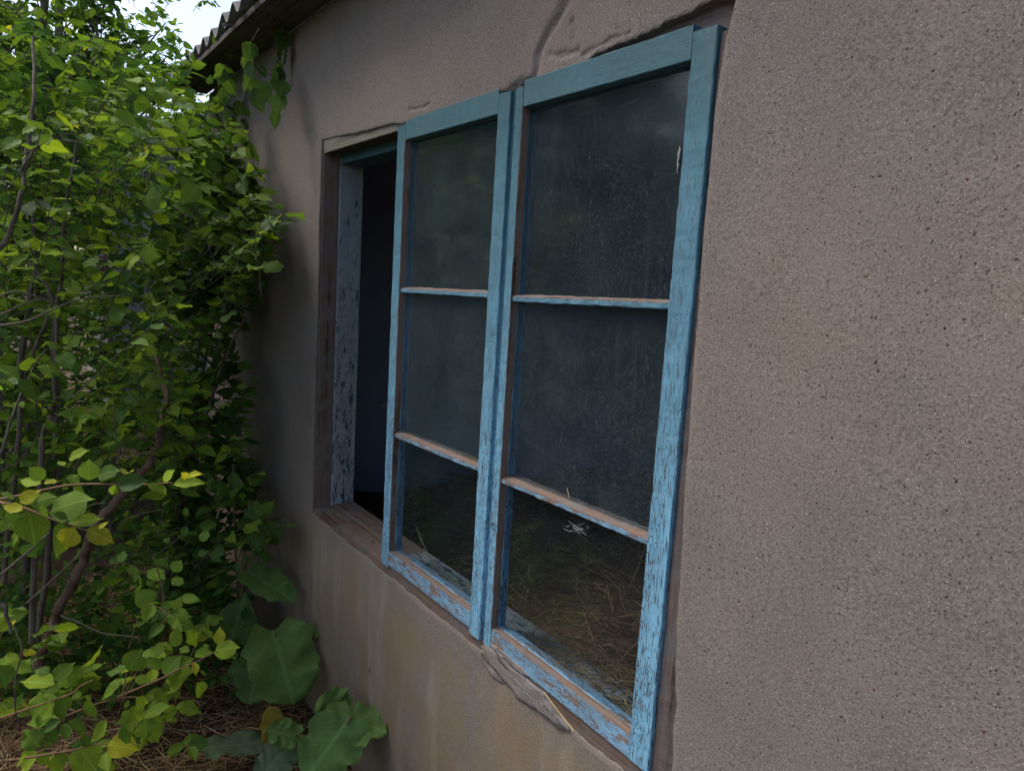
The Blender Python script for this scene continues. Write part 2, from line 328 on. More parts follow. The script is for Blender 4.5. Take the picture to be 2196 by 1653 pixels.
# ------------------------------------------------------------------ shape helpers
def box_mesh(name, a, b):
    (x0, y0, z0), (x1, y1, z1) = a, b
    V = [(x, y, z) for x in (x0, x1) for y in (y0, y1) for z in (z0, z1)]
    Fq = [(0, 1, 3, 2), (4, 6, 7, 5), (0, 4, 5, 1), (2, 3, 7, 6), (0, 2, 6, 4), (1, 5, 7, 3)]
    L = max(x1 - x0, y1 - y0, z1 - z0)
    ax = [x1 - x0, y1 - y0, z1 - z0].index(L)
    uv = []
    for f in Fq:
        for i in f:
            v = V[i]; o = [v[k] for k in range(3) if k != ax]; uv.append((v[ax], o[0] + o[1]))
    return mesh_np(name, V, Fq, None, False, uv)
def sweep(name, axis, sec, mats, t0, t1, mi=None, n=60, jit=0.0005, tilt=(0, 0), seed=0, parent=None, chip=0.0, kind=None):
    """beam along axis 'z' (section (x,y)) or 'x' (section (z,y)) or 'y' (section (x,z)); corner points get small chamfers;
    mi: material index per section edge; tilt: section offset of first coordinate at both ends"""
    sec = [np.array(s, float) for s in sec]; k = len(sec); pts = []; pm = []
    mi = mi or [0] * k
    for i in range(k):
        p, q, r_ = sec[i - 1], sec[i], sec[(i + 1) % k]
        d0 = p - q; d1 = r_ - q; l0, l1 = np.linalg.norm(d0), np.linalg.norm(d1)
        c = min(0.0016, 0.3 * min(l0, l1))
        pts += [q + d0 / l0 * c, q + d1 / l1 * c]; pm += [mi[i], mi[i]]
    K = len(pts); t = np.linspace(t0, t1, n + 1); per = np.cumsum([0] + [np.linalg.norm(pts[(i + 1) % K] - pts[i]) for i in range(K)])
    cen = np.mean(sec, axis=0)
    V = np.zeros((n + 1, K, 3))
    for j in range(K):
        a = pts[j][0] + jit * fbm(t * 60, seed + j * 1.37) + tilt[0] + (tilt[1] - tilt[0]) * (t - t0) / (t1 - t0)
        b = pts[j][1] + jit * fbm(t * 60, seed + j * 2.71 + 50)
        if chip:
            e = np.clip(fbm(t * 35, seed + (j // 2) * 5.3 + 9) - 0.25, 0, 1) * chip
            dv = cen - pts[j]; dv = dv / (np.linalg.norm(dv) + 1e-9)
            a = a + e * dv[0]; b = b + e * dv[1]
        if axis == 'z': V[:, j] = np.stack([a, b, t], 1)
        elif axis == 'x': V[:, j] = np.stack([t, b, a], 1)
        else: V[:, j] = np.stack([a, t, b], 1)
    Fq = []; FM = []; UV = []
    for i in range(n):
        for j in range(K):
            j2 = (j + 1) % K
            Fq.append((i * K + j, i * K + j2, (i + 1) * K + j2, (i + 1) * K + j)); FM.append(pm[j])
            UV.append([(t[i], per[j]), (t[i], per[j + 1]), (t[i + 1], per[j + 1]), (t[i + 1], per[j])])
    V = list(V.reshape(-1, 3)); base = len(V)
    for e, i in ((0, 0), (1, n)):
        c = np.mean([V[i * K + j] for j in range(K)], axis=0); V.append(c); ci = base + e
        for j in range(K):
            j2 = (j + 1) % K
            a, b = (i * K + j, i * K + j2)
            Fq.append((ci, b, a, a) if e == 0 else (ci, a, b, b)); FM.append(pm[j]); UV.append([(t[i], 0)] * 4)
    # split into quads and tris through bmesh-free path: use triangles everywhere for the caps
    Q = [f for f in Fq if f[2] != f[3]]; T = [f[:3] for f in Fq if f[2] == f[3]]
    me = bpy.data.meshes.new(name)
    me.from_pydata([tuple(v) for v in V], [], Q + T)
    me.polygons.foreach_set('material_index', np.array([FM[i] for i, f in enumerate(Fq) if f[2] != f[3]] + [FM[i] for i, f in enumerate(Fq) if f[2] == f[3]], dtype=np.int32))
    l = me.uv_layers.new(name='UVMap')
    flat = [c for i, f in enumerate(Fq) if f[2] != f[3] for c in UV[i]] + [c for i, f in enumerate(Fq) if f[2] == f[3] for c in UV[i][:3]]
    l.data.foreach_set('uv', np.array(flat, dtype=np.float32).ravel())
    bm = bmesh.new(); bm.from_mesh(me); bmesh.ops.recalc_face_normals(bm, faces=bm.faces); bm.to_mesh(me); bm.free()
    o = link(name, me, mats, parent)
    if kind: o['kind'] = kind
    return o
def tube_arrays(P, R, k=7):
    P = np.array(P, float); n = len(P); T = np.gradient(P, axis=0); T /= np.linalg.norm(T, axis=1)[:, None] + 1e-9
    up = np.array([0.31, 0.17, 0.93]); A = np.cross(T, up); A /= np.linalg.norm(A, axis=1)[:, None] + 1e-9; B = np.cross(T, A)
    th = np.arange(k) / k * 2 * np.pi
    R = np.broadcast_to(np.array(R, float), (n,))
    V = P[:, None, :] + R[:, None, None] * (np.cos(th)[None, :, None] * A[:, None, :] + np.sin(th)[None, :, None] * B[:, None, :])
    i = np.arange(n - 1)[:, None]; j = np.arange(k)[None, :]; j2 = (j + 1) % k
    Fq = np.stack([i * k + j, i * k + j2, (i + 1) * k + j2, (i + 1) * k + j], -1).reshape(-1, 4)
    return V.reshape(-1, 3), Fq
def spline(P, m=6):
    P = np.array(P, float); Q = np.vstack([2 * P[0] - P[1], P, 2 * P[-1] - P[-2]]); out = []
    for i in range(1, len(Q) - 2):
        for s in np.arange(m) / m:
            a, b, c, d = Q[i - 1], Q[i], Q[i + 1], Q[i + 2]
            out.append(0.5 * ((2 * b) + (-a + c) * s + (2 * a - 5 * b + 4 * c - d) * s * s + (-a + 3 * b - 3 * c + d) * s ** 3))
    out.append(P[-1]); return np.array(out)
def tubes_mesh(name, lst, k=6):
    Vs, Fs, o = [], [], 0
    for P, R in lst:
        V, Fq = tube_arrays(P, R, k); Vs.append(V); Fs.append(Fq + o); o += len(V)
    return mesh_np(name, np.vstack(Vs), np.vstack(Fs))

# ================================================================== GROUND
n = 150
gx = np.concatenate([np.linspace(-60, -3.2, 14), np.linspace(-3.0, 1.6, n), np.linspace(1.9, 60, 14)])
gy = np.concatenate([np.linspace(-60, -2.6, 14), np.linspace(-2.4, 0.2, n // 2), np.linspace(0.6, 60, 14)])
GX, GY = np.meshgrid(gx, gy, indexing='ij')
def ground_z(x, y):
    return 0.022 * np.sin(x * 5.1 + 1.3 * np.sin(y * 4.2)) * np.cos(y * 6.3 + x * 2.2) + 0.012 * np.sin(x * 17 + y * 9) + 0.010 * np.sin(y * 23 - x * 13) - 0.02
GZ = ground_z(GX, GY) * ((np.abs(GX + .7) < 2.6) & (GY > -2.6) & (GY < .3))
V = np.stack([GX, GY, GZ], -1).reshape(-1, 3); a, b = GX.shape
i = np.arange(a - 1)[:, None]; j = np.arange(b - 1)[None, :]
Fq = np.stack([i * b + j, (i + 1) * b + j, (i + 1) * b + j + 1, i * b + j + 1], -1).reshape(-1, 4)
tag(link('ground', mesh_np('ground', V, Fq), M['soil']), 'dark soil strewn with old straw at the foot of the wall', None, None, 'structure')

# ================================================================== HOUSE
WX0, WX1, WZ1 = -2.16, 4.2, 2.49
house = empty('house', (1.0, 0.2, 0), 'old house with rough grey-brown plaster wall around the blue window', 'house')
# plaster skin: rings from a broken-edged opening outwards
OP = dict(l=-0.583, r=1.10, b=0.752, t=2.05)
def edge_outline(m):
    """irregular edge of the plaster round the window, m points per side, anticlockwise seen from outside"""
    out = []
    s = np.linspace(0, 1, m, endpoint=False)
    # bottom: left -> right
    x = OP['l'] + (1.140 - OP['l']) * s
    z = np.interp(x, [-.583, -.45, -.1, .3, .54, .57, .70, .80, .90, 1.0, 1.05, 1.14], [.757, .752, .752, .750, .752, .768, .772, .763, .738, .742, .733, .700]) + 0.004 * fbm(x * 22, 1) + 0.0025 * fbm(x * 90, 2)
    out += list(zip(x, z))
    z = .700 + (2.062 - .700) * s
    x = np.interp(z, [.70, .74, .80, .88, .93, .97, 1.05, 1.2, 1.35, 1.5, 1.65, 1.9, 2.0, 2.062], [1.140, 1.140, 1.133, 1.126, 1.127, 1.116, 1.112, 1.107, 1.100, 1.094, 1.0895, 1.0885, 1.095, 1.108]) + 0.0016 * fbm(z * 30, 3) * np.interp(z, [0.7, 1.4, 1.6], [2.0, 1, .3])
    out += list(zip(x, z))
    x = 1.108 + (OP['l'] - 1.108) * s
    z = np.interp(-x, [-1.108, -1.07, -1.0, -.9, -.80, -.75, -.62, -.57, -.55, -.4, -.2, -.02, .03, .3, .583], [2.062, 2.070, 2.062, 2.049, 2.047, 2.032, 2.029, 2.044, 2.036, 2.032, 2.036, 2.030, 2.041, 2.050, 2.068]) + 0.004 * fbm(x * 24, 5) + 0.002 * fbm(x * 100, 6)
    out += list(zip(x, z))
    z = 2.068 + (.757 - 2.068) * s
    x = np.full(m, OP['l']) + 0.0018 * fbm(z * 25, 8)
    out += list(zip(x, z))
    return np.array(out)
m_ = 620
inner = edge_outline(m_)
s = np.linspace(0, 1, m_, endpoint=False)
B0, B1, T0, T1 = -1.35, 1.95, 0.0, WZ1
outer = np.array(list(zip(B0 + (B1 - B0) * s, np.full(m_, T0))) + list(zip(np.full(m_, B1), T0 + (T1 - T0) * s)) + list(zip(B1 + (B0 - B1) * s, np.full(m_, T1))) + list(zip(np.full(m_, B0), T1 + (T0 - T1) * s)))
tt = np.concatenate([[0, 0], np.linspace(0, 1, 95) ** 1.6])
crk = [[on_wall(*q) for q in L] for L in (
    [(1095, 190), (1143, 172), (1152, 130), (1163, 95), (1180, 62), (1196, 38), (1222, -10), (1240, -60)],
    [(1226, 50), (1229, 80), (1236, 108), (1215, 116), (1196, 122), (1180, 118)],
    [(1236, 108), (1242, 122), (1300, 92), (1350, 72)],
    [(880, 236), (905, 232), (925, 222)])]
def seg_dist(x, z, L):
    d = np.full(x.shape, 9.0)
    for p, q in zip(L[:-1], L[1:]):
        ax, az, bx, bz = p.x, p.z, q.x, q.z; dx, dz = bx - ax, bz - az
        u = np.clip(((x - ax) * dx + (z - az) * dz) / (dx * dx + dz * dz + 1e-12), 0, 1)
        d = np.minimum(d, np.hypot(x - ax - u * dx, z - az - u * dz))
    return d
def wall_relief(x, z):
    y = 0.0022 * np.sin(x * 6.1 + 2 * np.sin(z * 4)) * np.sin(z * 5.3 + x) + 0.0012 * np.sin(x * 23 + z * 11) * np.sin(z * 19 - x * 7)
    wob = 0.0025 * np.sin(x * 90 + z * 60) + 0.002 * np.sin(z * 170 - x * 120)
    for L, wd, dp in zip(crk, (0.011, 0.007, 0.005, 0.004), (0.0075, 0.0040, 0.003, 0.003)):
        d = np.maximum(seg_dist(x, z, L) + wob * 0.8, 0)
        y = y + dp * np.exp(-(d / wd) ** 2)
    # the loosened slab of plaster left of the crack stands proud, above the window
    g = np.exp(-((x - 0.42) / 0.30) ** 2 - ((z - 2.20) / 0.14) ** 2)
    side = 1 / (1 + np.exp(((x - 0.62) - (z - 2.05) * 0.55) / 0.006))
    return y - 0.008 * g * side
XI = np.zeros((len(tt), 4 * m_)); ZI = XI.copy(); YI = XI.copy()
for r_, t_ in enumerate(tt):
    XI[r_] = inner[:, 0] + (outer[:, 0] - inner[:, 0]) * t_; ZI[r_] = inner[:, 1] + (outer[:, 1] - inner[:, 1]) * t_
YI = wall_relief(XI, ZI)
YI[-1] = 0
per = np.arange(4 * m_)
rag = 0.0025 * fbm(per * 0.16, 4)
YI[0] = 0.028
YI[1] = 0.006 + rag
YI[2] += 0.004 + rag * 0.5
for k_ in range(3, 9): YI[k_] += 0.003 * (1 - (k_ - 2) / 7)
XI[2] += 0; 
for r_ in (2, 3):
    c = 0.0035 * (r_ - 1); dx = outer[:, 0] - inner[:, 0]; dz = outer[:, 1] - inner[:, 1]; q = np.hypot(dx, dz)
    XI[r_] = np.where(q > 0, inner[:, 0] + dx / q * c, XI[r_]); ZI[r_] = inner[:, 1] + dz / q * c
V = np.stack([XI, YI, ZI], -1).reshape(-1, 3); K = 4 * m_
i = np.arange(len(tt) - 1)[:, None]; j = np.arange(K)[None, :]; j2 = (j + 1) % K
Fq = np.stack([i * K + j, i * K + j2, (i + 1) * K + j2, (i + 1) * K + j], -1).reshape(-1, 4)
nv = len(V)
# the rest of the front face and the far corner
ext = [(B1, 0, 0), (WX1, 0, 0), (WX1, 0, WZ1), (B1, 0, WZ1), (WX0, 0, 0), (B0, 0, 0), (B0, 0, WZ1), (WX0, 0, WZ1), (WX0, .19, 0), (WX0, .19, WZ1)]
V = np.vstack([V, ext]); Fq = np.vstack([Fq, [[nv, nv + 1, nv + 2, nv + 3], [nv + 4, nv + 5, nv + 6, nv + 7], [nv + 8, nv + 4, nv + 7, nv + 9]]])
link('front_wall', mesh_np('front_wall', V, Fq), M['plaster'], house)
for nm, a, b in (('wall_core', (WX0 + .02, .03, 0), (-.64, .17, WZ1)), ('wall_core', (1.15, .03, 0), (WX1, .17, WZ1)),
                 ('wall_core', (-.64, .03, 0), (1.15, .17, .70)), ('wall_core', (-.64, .03, 2.10), (1.15, .17, WZ1))):
    link(nm, box_mesh(nm, a, b), M['core'], house)
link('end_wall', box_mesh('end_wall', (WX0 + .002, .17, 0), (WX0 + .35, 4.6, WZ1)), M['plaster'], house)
link('end_wall', box_mesh('end_wall', (WX1 - .35, .17, 0), (WX1, 4.6, WZ1)), M['room'], house)
link('end_wall', box_mesh('end_wall', (WX0 + .35, .172, .06), (WX0 + .36, 4.25, WZ1)), M['room'], house)
link('back_wall', box_mesh('back_wall', (WX0 + .35, 4.25, 0), (WX1 - .35, 4.6, WZ1)), M['room'], house)
link('room_floor', box_mesh('room_floor', (WX0 + .35, .17, -.05), (WX1 - .35, 4.25, .06)), M['soil'], house)
link('ceiling', box_mesh('ceiling', (WX0 + .01, .02, WZ1 + .002), (WX1, 4.6, WZ1 + .10)), M['room'], house)
# eave: boards under the overhang and wavy roof sheets
for q in range(2):
    sweep('soffit_board', 'x', [(WZ1 + .004, -.165 + q * .084), (WZ1 + .026, -.165 + q * .084), (WZ1 + .026, -.086 + q * .084), (WZ1 + .004, -.086 + q * .084)], M['darkwood'], -2.2, 4.2, n=80, jit=.0015, seed=30 + q, parent=house)
sl_ = math.tan(math.radians(24))
for q in range(6):
    x0 = -2.28 + q * 1.09; nx, ny = 90, 4
    X = np.linspace(x0, x0 + 1.13, nx); Yv = np.linspace(-.172 - .012 * (q % 2), 1.45, ny)
    XX, YY = np.meshgrid(X, Yv, indexing='ij'); ZZ = WZ1 + .060 + (YY + .17) * sl_ + .024 * np.sin((XX - x0) / .145 * 2 * np.pi) + (.006 if q % 2 else 0)
    Vt = np.stack([XX, YY, ZZ], -1).reshape(-1, 3); Vb = Vt - np.array([0, 0, .008]); Nn = len(Vt)
    i = np.arange(nx - 1)[:, None]; j = np.arange(ny - 1)[None, :]
    f1 = np.stack([i * ny + j, (i + 1) * ny + j, (i + 1) * ny + j + 1, i * ny + j + 1], -1).reshape(-1, 4)
    e = np.arange(nx - 1); f3 = np.stack([e * ny, e * ny + Nn, (e + 1) * ny + Nn, (e + 1) * ny], -1)
    link('roof_sheet', mesh_np('roof_sheet', np.vstack([Vt, Vb]), np.vstack([f1, f1[:, ::-1] + Nn, f3])), M['roof'], house)
for x in np.arange(-2.05, 4.2, .8):
    link('rafter', box_mesh('rafter', (x - .03, -.14, WZ1 + .027), (x + .03, .02, WZ1 + .040)), M['darkwood'], house)
# mortar patch that has cracked loose below the meeting stiles
def patch(name, pts, y0, y1, mat, parent, seed):
    rnd = random.Random(seed); P = []
    for (ax, ay), (bx, by) in zip(pts, pts[1:] + pts[:1]):
        k = max(2, int(math.hypot(bx - ax, by - ay) / 6))
        for t in range(k):
            u = t / k; P.append(on_wall(ax + (bx - ax) * u + rnd.uniform(-1.2, 1.2), ay + (by - ay) * u + rnd.uniform(-1.2, 1.2)))
    c = sum(P, Vector()) / len(P); k = len(P); R = 6; V = []
    for r_ in range(R + 1):
        f = [1.0, 1.0, 0.985, .75, .5, .25, .0][r_]
        for p in P:
            q = c + (p - c) * f
            V.append((q.x, (y1 if r_ == 0 else y0 + (.0018 if r_ == 1 else 0) + .0015 * math.sin(q.x * 80 + seed) * math.sin(q.z * 95)), q.z))
    Fq = [(r_ * k + i, r_ * k + (i + 1) % k, (r_ + 1) * k + (i + 1) % k, (r_ + 1) * k + i) for r_ in range(R) for i in range(k)]
    me = bpy.data.meshes.new(name); me.from_pydata(V, [], Fq); me.validate()
    for p in me.polygons: p.use_smooth = True
    return link(name, me, mat, parent)
patch('mortar_patch', [(1034, 1384), (1050, 1383), (1078, 1408), (1098, 1432), (1112, 1436), (1142, 1466), (1168, 1484), (1172, 1500), (1190, 1530), (1218, 1556), (1222, 1566), (1204, 1562), (1170, 1536), (1152, 1519), (1136, 1515), (1112, 1497), (1098, 1474), (1082, 1462), (1064, 1438), (1042, 1412)], -.0030, .02, M['mortar'], house, 3)
patch('mortar_patch', [(1032, 1392), (1040, 1414), (1062, 1440), (1080, 1464), (1072, 1462), (1048, 1436), (1030, 1408)], -.0022, .02, M['mortar'], house, 5)
patch('mortar_patch', [(1052, 1380), (1062, 1382), (1092, 1406), (1122, 1432), (1140, 1452), (1128, 1448), (1098, 1424), (1072, 1402)], -.0042, .02, M['mortar'], house, 9)
# coarse grains set in the plaster, too many to count
def grains(name, num, mat, smin, smax, x0, x1, z0, z1, seed):
    g = np.random.default_rng(seed)
    base = np.array([(1, 0, 0), (-1, 0, 0), (0, 0, 1), (0, 0, -1), (0, -1, 0), (.7, -.5, .7), (-.7, -.5, .7), (.7, -.5, -.7), (-.7, -.5, -.7)], float)
    tri = np.array([(0, 5, 7), (1, 8, 6), (2, 6, 5), (3, 7, 8), (4, 5, 6), (4, 7, 5), (4, 8, 7), (4, 6, 8), (0, 2, 5), (2, 1, 6), (1, 3, 8), (3, 0, 7)])
    X = x0 + (x1 - x0) * g.random(num) ** .8; Z = g.uniform(z0, z1, num)
    ok = ~((X > -.63) & (X < 1.16) & (Z > .66) & (Z < 2.12)); X, Z = X[ok], Z[ok]; num = len(X)
    s = smin + (smax - smin) * g.random(num) ** 3; a = g.uniform(0, 6.3, num); asp = g.uniform(.45, .9, num)
    Vv = base[None] * np.stack([s, s * .16, s * asp], -1)[:, None, :] * (1 + .25 * g.standard_normal((num, 9, 1)) * .5)
    c, s_ = np.cos(a)[:, None], np.sin(a)[:, None]
    x = Vv[..., 0] * c - Vv[..., 2] * s_; z = Vv[..., 0] * s_ + Vv[..., 2] * c
    Y = wall_relief(X, Z) * ((X < B1) & (X > B0))
    V = np.stack([x + X[:, None], Vv[..., 1] + Y[:, None] + .0003, z + Z[:, None]], -1)
    Fq = (tri[None] + (np.arange(num) * 9)[:, None, None]).reshape(-1, 3)
    o = link(name, mesh_np(name, V.reshape(-1, 3), Fq), mat, house); o['kind'] = 'stuff'
grains('plaster_grains', 2600, mat_simple('dark_grain', (.045, .034, .028), (.085, .06, .048), 50), .0006, .0034, 1.1, 2.1, .75, 2.3, 1)
grains('plaster_grains', 1500, mat_simple('white_grain', (.38, .36, .33), (.55, .52, .48), 50), .0005, .0022, 1.1, 2.1, .75, 2.3, 2)
grains('plaster_grains', 500, mat_simple('brown_grain', (.11, .06, .04), (.17, .10, .07), 50), .0007, .0045, .9, 2.1, .3, 2.3, 3)
grains('plaster_grains', 900, mat_simple('dark_grit', (.06, .045, .036), (.10, .07, .055), 50), .0007, .0028, -1.3, 1.3, .2, 2.4, 4)

# ================================================================== WINDOW FRAME
Z0 = 0.78
frame = empty('window_frame', (0.27, 0.07, Z0), 'bare brown wooden window frame with an empty bay beside the blue sashes', 'window frame')
sweep('jamb', 'z', [(-.625, .006), (-.570, .006), (-.570, .062), (-.625, .062)], M['wood'], .76, 2.085, seed=1, jit=.0008, parent=frame)
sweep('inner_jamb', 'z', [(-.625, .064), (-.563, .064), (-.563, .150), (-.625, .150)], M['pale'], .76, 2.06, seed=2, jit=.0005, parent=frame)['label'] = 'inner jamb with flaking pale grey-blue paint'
sweep('jamb_bead', 'z', [(-.5815, .002), (-.5745, .002), (-.5745, .012), (-.5815, .012)], M['darkwood'], .762, 2.06, seed=3, jit=.0006, parent=frame)
sweep('head', 'x', [(2.026, .016), (2.092, .016), (2.092, .062), (2.026, .062)], M['darkwood'], -.568, 1.15, seed=4, jit=.001, parent=frame)
sweep('head_fillet', 'x', [(2.022, .006), (2.092, .006), (2.092, .0155), (2.022, .0155)], M['headwood'], -.567, -.001, seed=14, jit=.001, parent=frame)
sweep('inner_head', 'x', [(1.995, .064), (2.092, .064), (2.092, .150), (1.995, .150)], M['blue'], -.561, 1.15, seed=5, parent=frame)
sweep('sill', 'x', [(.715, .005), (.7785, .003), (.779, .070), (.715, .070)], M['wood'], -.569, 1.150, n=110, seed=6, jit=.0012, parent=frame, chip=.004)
sweep('inner_sill', 'x', [(.715, .072), (.785, .072), (.785, .150), (.715, .150)], M['pale'], .002, 1.150, n=60, seed=17, jit=.001, parent=frame)  # pale paint put here to make up for light the sash blocks
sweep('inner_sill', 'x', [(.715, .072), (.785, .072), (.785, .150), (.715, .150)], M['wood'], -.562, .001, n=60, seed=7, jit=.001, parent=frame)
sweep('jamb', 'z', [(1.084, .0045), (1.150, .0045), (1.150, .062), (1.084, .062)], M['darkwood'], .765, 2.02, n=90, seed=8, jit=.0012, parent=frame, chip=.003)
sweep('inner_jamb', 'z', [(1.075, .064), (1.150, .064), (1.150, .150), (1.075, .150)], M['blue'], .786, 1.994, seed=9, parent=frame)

# ================================================================== SASHES
YF, YG, YB = -.003, .017, .040
def sash(label, xl, xr, wl, wr, tb1, tb2, tbr, wornbar, seed, ledge):
    o = empty('window_sash', ((xl + xr) / 2, .02, Z0), label, 'window sash', 'blue window sashes')
    zt, zb = Z0 + 1.25, Z0; gt = Z0 + 1.2075; br = Z0 + .0437
    li, ri = xl + wl, xr - wr
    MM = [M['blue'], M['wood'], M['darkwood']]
    # stiles: painted front, bare rebate towards the glass, painted edge behind it
    sec = [(xl, YB), (xl, YF), (li, YF), (li, YG), (li - .0005, YG + .001), (li - .001, YB)]
    sweep('stile', 'z', sec, MM, zb - .004, zt, [0, 0, 1, 0, 0, 0], n=130, seed=seed, jit=.0007, parent=o, chip=.0022)
    if ledge:   # rebated meeting stile: the outer strip is set back
        sec = [(ri, YG), (ri, YF), (xr - .017, YF), (xr - .016, YF + .010), (xr, YF + .010), (xr, YB), (ri + .001, YB), (ri + .0005, YG + .001)]
        st = sweep('stile', 'z', sec, MM, zb - .006, zt, [1, 0, 0, 0, 0, 0, 0, 0], n=130, seed=seed + 1, jit=.0007, parent=o, chip=.002)
    else:
        sec = [(ri, YG), (ri, YF), (xr, YF), (xr, YB), (ri + .001, YB), (ri + .0005, YG + .001)]
        st = sweep('stile', 'z', sec, MM, zb - .006, zt, [1, 0, 0, 0, 0, 0], n=130, seed=seed + 1, jit=.0008, parent=o, chip=.0025)
    e = .0004
    sec = [(gt, YB), (gt, YF + .0008), (zt + .012, YF + .0008), (zt + .012, YB)]
    sweep('top_rail', 'x', sec, MM, li + e, ri - e, [0, 0, 0, 0], n=70, seed=seed + 2, jit=.0006, parent=o)
    sec = [(zb, YB), (zb, YF + .0008), (br, YF + .0018), (br + .001, YG), (br + .0015, YG + .001), (br + .002, YB)]
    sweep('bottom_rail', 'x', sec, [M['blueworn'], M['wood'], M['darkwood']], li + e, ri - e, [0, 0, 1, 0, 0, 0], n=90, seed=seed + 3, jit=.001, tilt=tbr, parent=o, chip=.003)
    for q, (zz, tl, worn) in enumerate(((Z0 + .804, tb1, wornbar[0]), (Z0 + .3926, tb2, wornbar[1]))):
        sec = [(zz, YB), (zz, YG), (zz + .001, YF + .004), (zz + .0125, YF + .004), (zz + .017, YG), (zz + .018, YB)]
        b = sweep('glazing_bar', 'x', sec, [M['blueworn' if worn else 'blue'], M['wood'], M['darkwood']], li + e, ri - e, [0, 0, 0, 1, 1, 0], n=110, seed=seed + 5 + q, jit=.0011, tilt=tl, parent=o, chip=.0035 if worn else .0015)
        # headless glazing nails
        for f in ((.42,) if q else (.40, .86)):
            x = li + (ri - li) * f; zt_ = zz + .014 + tl[0] + (tl[1] - tl[0]) * f
            Vn, Fn = tube_arrays([(x, YG - .004, zt_), (x + .001, YG - .004, zt_ + .009)], [.0011, .0009], 6)
            adopt(link('nail', mesh_np('nail', Vn, Fn), M['iron'], None), b)
    rows = [(gt, Z0 + .821), (Z0 + .804, Z0 + .4095), (Z0 + .3926, br + .0015)]
    for q, (za, zc) in enumerate(rows):
        f = .003
        link('pane', box_mesh('pane', (li - f, YG + .0012, zc - f - .004), (ri + f, YG + .0042, za + f + .004)), M['glasslow' if q == 2 else 'glass'], o)
    return o, st
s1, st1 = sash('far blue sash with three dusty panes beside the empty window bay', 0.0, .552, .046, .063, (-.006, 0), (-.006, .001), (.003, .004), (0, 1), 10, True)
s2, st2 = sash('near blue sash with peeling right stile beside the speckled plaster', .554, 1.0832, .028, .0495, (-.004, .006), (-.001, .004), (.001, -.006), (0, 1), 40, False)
# wire eye screwed to the near sash, and a bent wire on the far one
th = np.linspace(.4, 5.9, 22); c = on_wall(1058, 1128, -.004)
P = [(c.x + .0065 * math.cos(t), -.005 - .001 * math.sin(t), c.z + .0085 * math.sin(t)) for t in th]
Vn, Fn = tube_arrays(P, .0008, 6); link('wire_eye', mesh_np('wire_eye', Vn, Fn), M['iron'], s2)
Vn, Fn = tube_arrays(spline([(0.001, .01, 1.247), (-.012, .004, 1.252), (-.028, -.002, 1.248), (-.034, 0, 1.240)]), .0006, 5)
link('bent_wire', mesh_np('bent_wire', Vn, Fn), M['iron'], s1)

# ================================================================== SMALL THINGS AT THE WINDOW
def blob(name, px, py, prof, y, mat, label, cat):
    """lumpy spindle hanging on the glass; prof: (px dx, py dy, radius m)"""
    P = [on_wall(px + a, py + b, y) for a, b, r_ in prof]
    Pn = spline([tuple(p) for p in P], 5); R = np.interp(np.linspace(0, 1, len(Pn)), np.linspace(0, 1, len(prof)), [p[2] for p in prof])
    Vn, Fn = tube_arrays(Pn, R, 9); Vn[:, 1] = y + (Vn[:, 1] - y) * .45
    tag(link(name, mesh_np(name, Vn, Fn), mat), label, cat)
blob('moth_cocoon', 1456, 340, [(1, -25, .0003), (2, -19, .0016), (0, -10, .0030), (-1, 0, .0022), (-3, 8, .0012), (-2, 16, .0016), (-4, 24, .0008), (-2, 34, .0003)], .0155, mat_simple('dry_silk', (.26, .26, .25), (.42, .42, .40), 300, .95, .6, .001, (1, 1, .2)), 'white tattered cocoon stuck high on the upper pane of the near sash', 'cocoon')
gweb = random.Random(4); tubes = []
for q in range(15):
    c0 = (1242 + gweb.gauss(0, 12), 1130 + gweb.gauss(0, 5)); a = gweb.uniform(-.5, .9); L = gweb.uniform(6, 24)
    tubes.append((spline([tuple(on_wall(c0[0] - L * .5 * math.cos(a), c0[1] - L * .5 * math.sin(a), .0152)), tuple(on_wall(c0[0] + gweb.gauss(0, 2), c0[1] + gweb.gauss(0, 2), .0145)), tuple(on_wall(c0[0] + L * .5 * math.cos(a), c0[1] + L * .5 * math.sin(a), .0152))], 4), gweb.uniform(.00015, .0004)))
tag(link('cobweb_tuft', tubes_mesh('cobweb_tuft', tubes, 5), M['web']), 'wispy white cobweb tuft on the lowest pane of the near sash', 'cobweb')
def straw_obj(pts, r0, label):
    Vn, Fn = tube_arrays(spline([tuple(p) for p in pts], 5), r0, 6)
    tag(link('straw_stalk', mesh_np('straw_stalk', Vn, Fn), M['straw']), label, 'straw')
straw_obj([on_wall(1167, 1484, -.013), on_wall(1200, 1528, -.016), on_wall(1230, 1566, -.018)], .0013, 'dry straw stalk leaning on the cracked mortar under the near sash')
straw_obj([(.055, .075, .90), (.10, .085, .845), (.15, .10, .7885)], .0018, 'thick straw stalk propped inside the lowest pane of the far sash')
straw_obj([(.06, .09, .875), (.075, .085, .82), (.10, .075, .788)], .0012, 'thin straw stalk standing inside the corner of the far sash')
straw_obj([(.12, .12, .788), (.20, .10, .789), (.30, .13, .788)], .0015, 'straw stalk lying on the inner sill behind the far sash')
straw_obj([on_wall(1216, 1046, .014), on_wall(1221, 1066, .012)], .0010, 'short straw bit standing on the lower bar of the near sash')

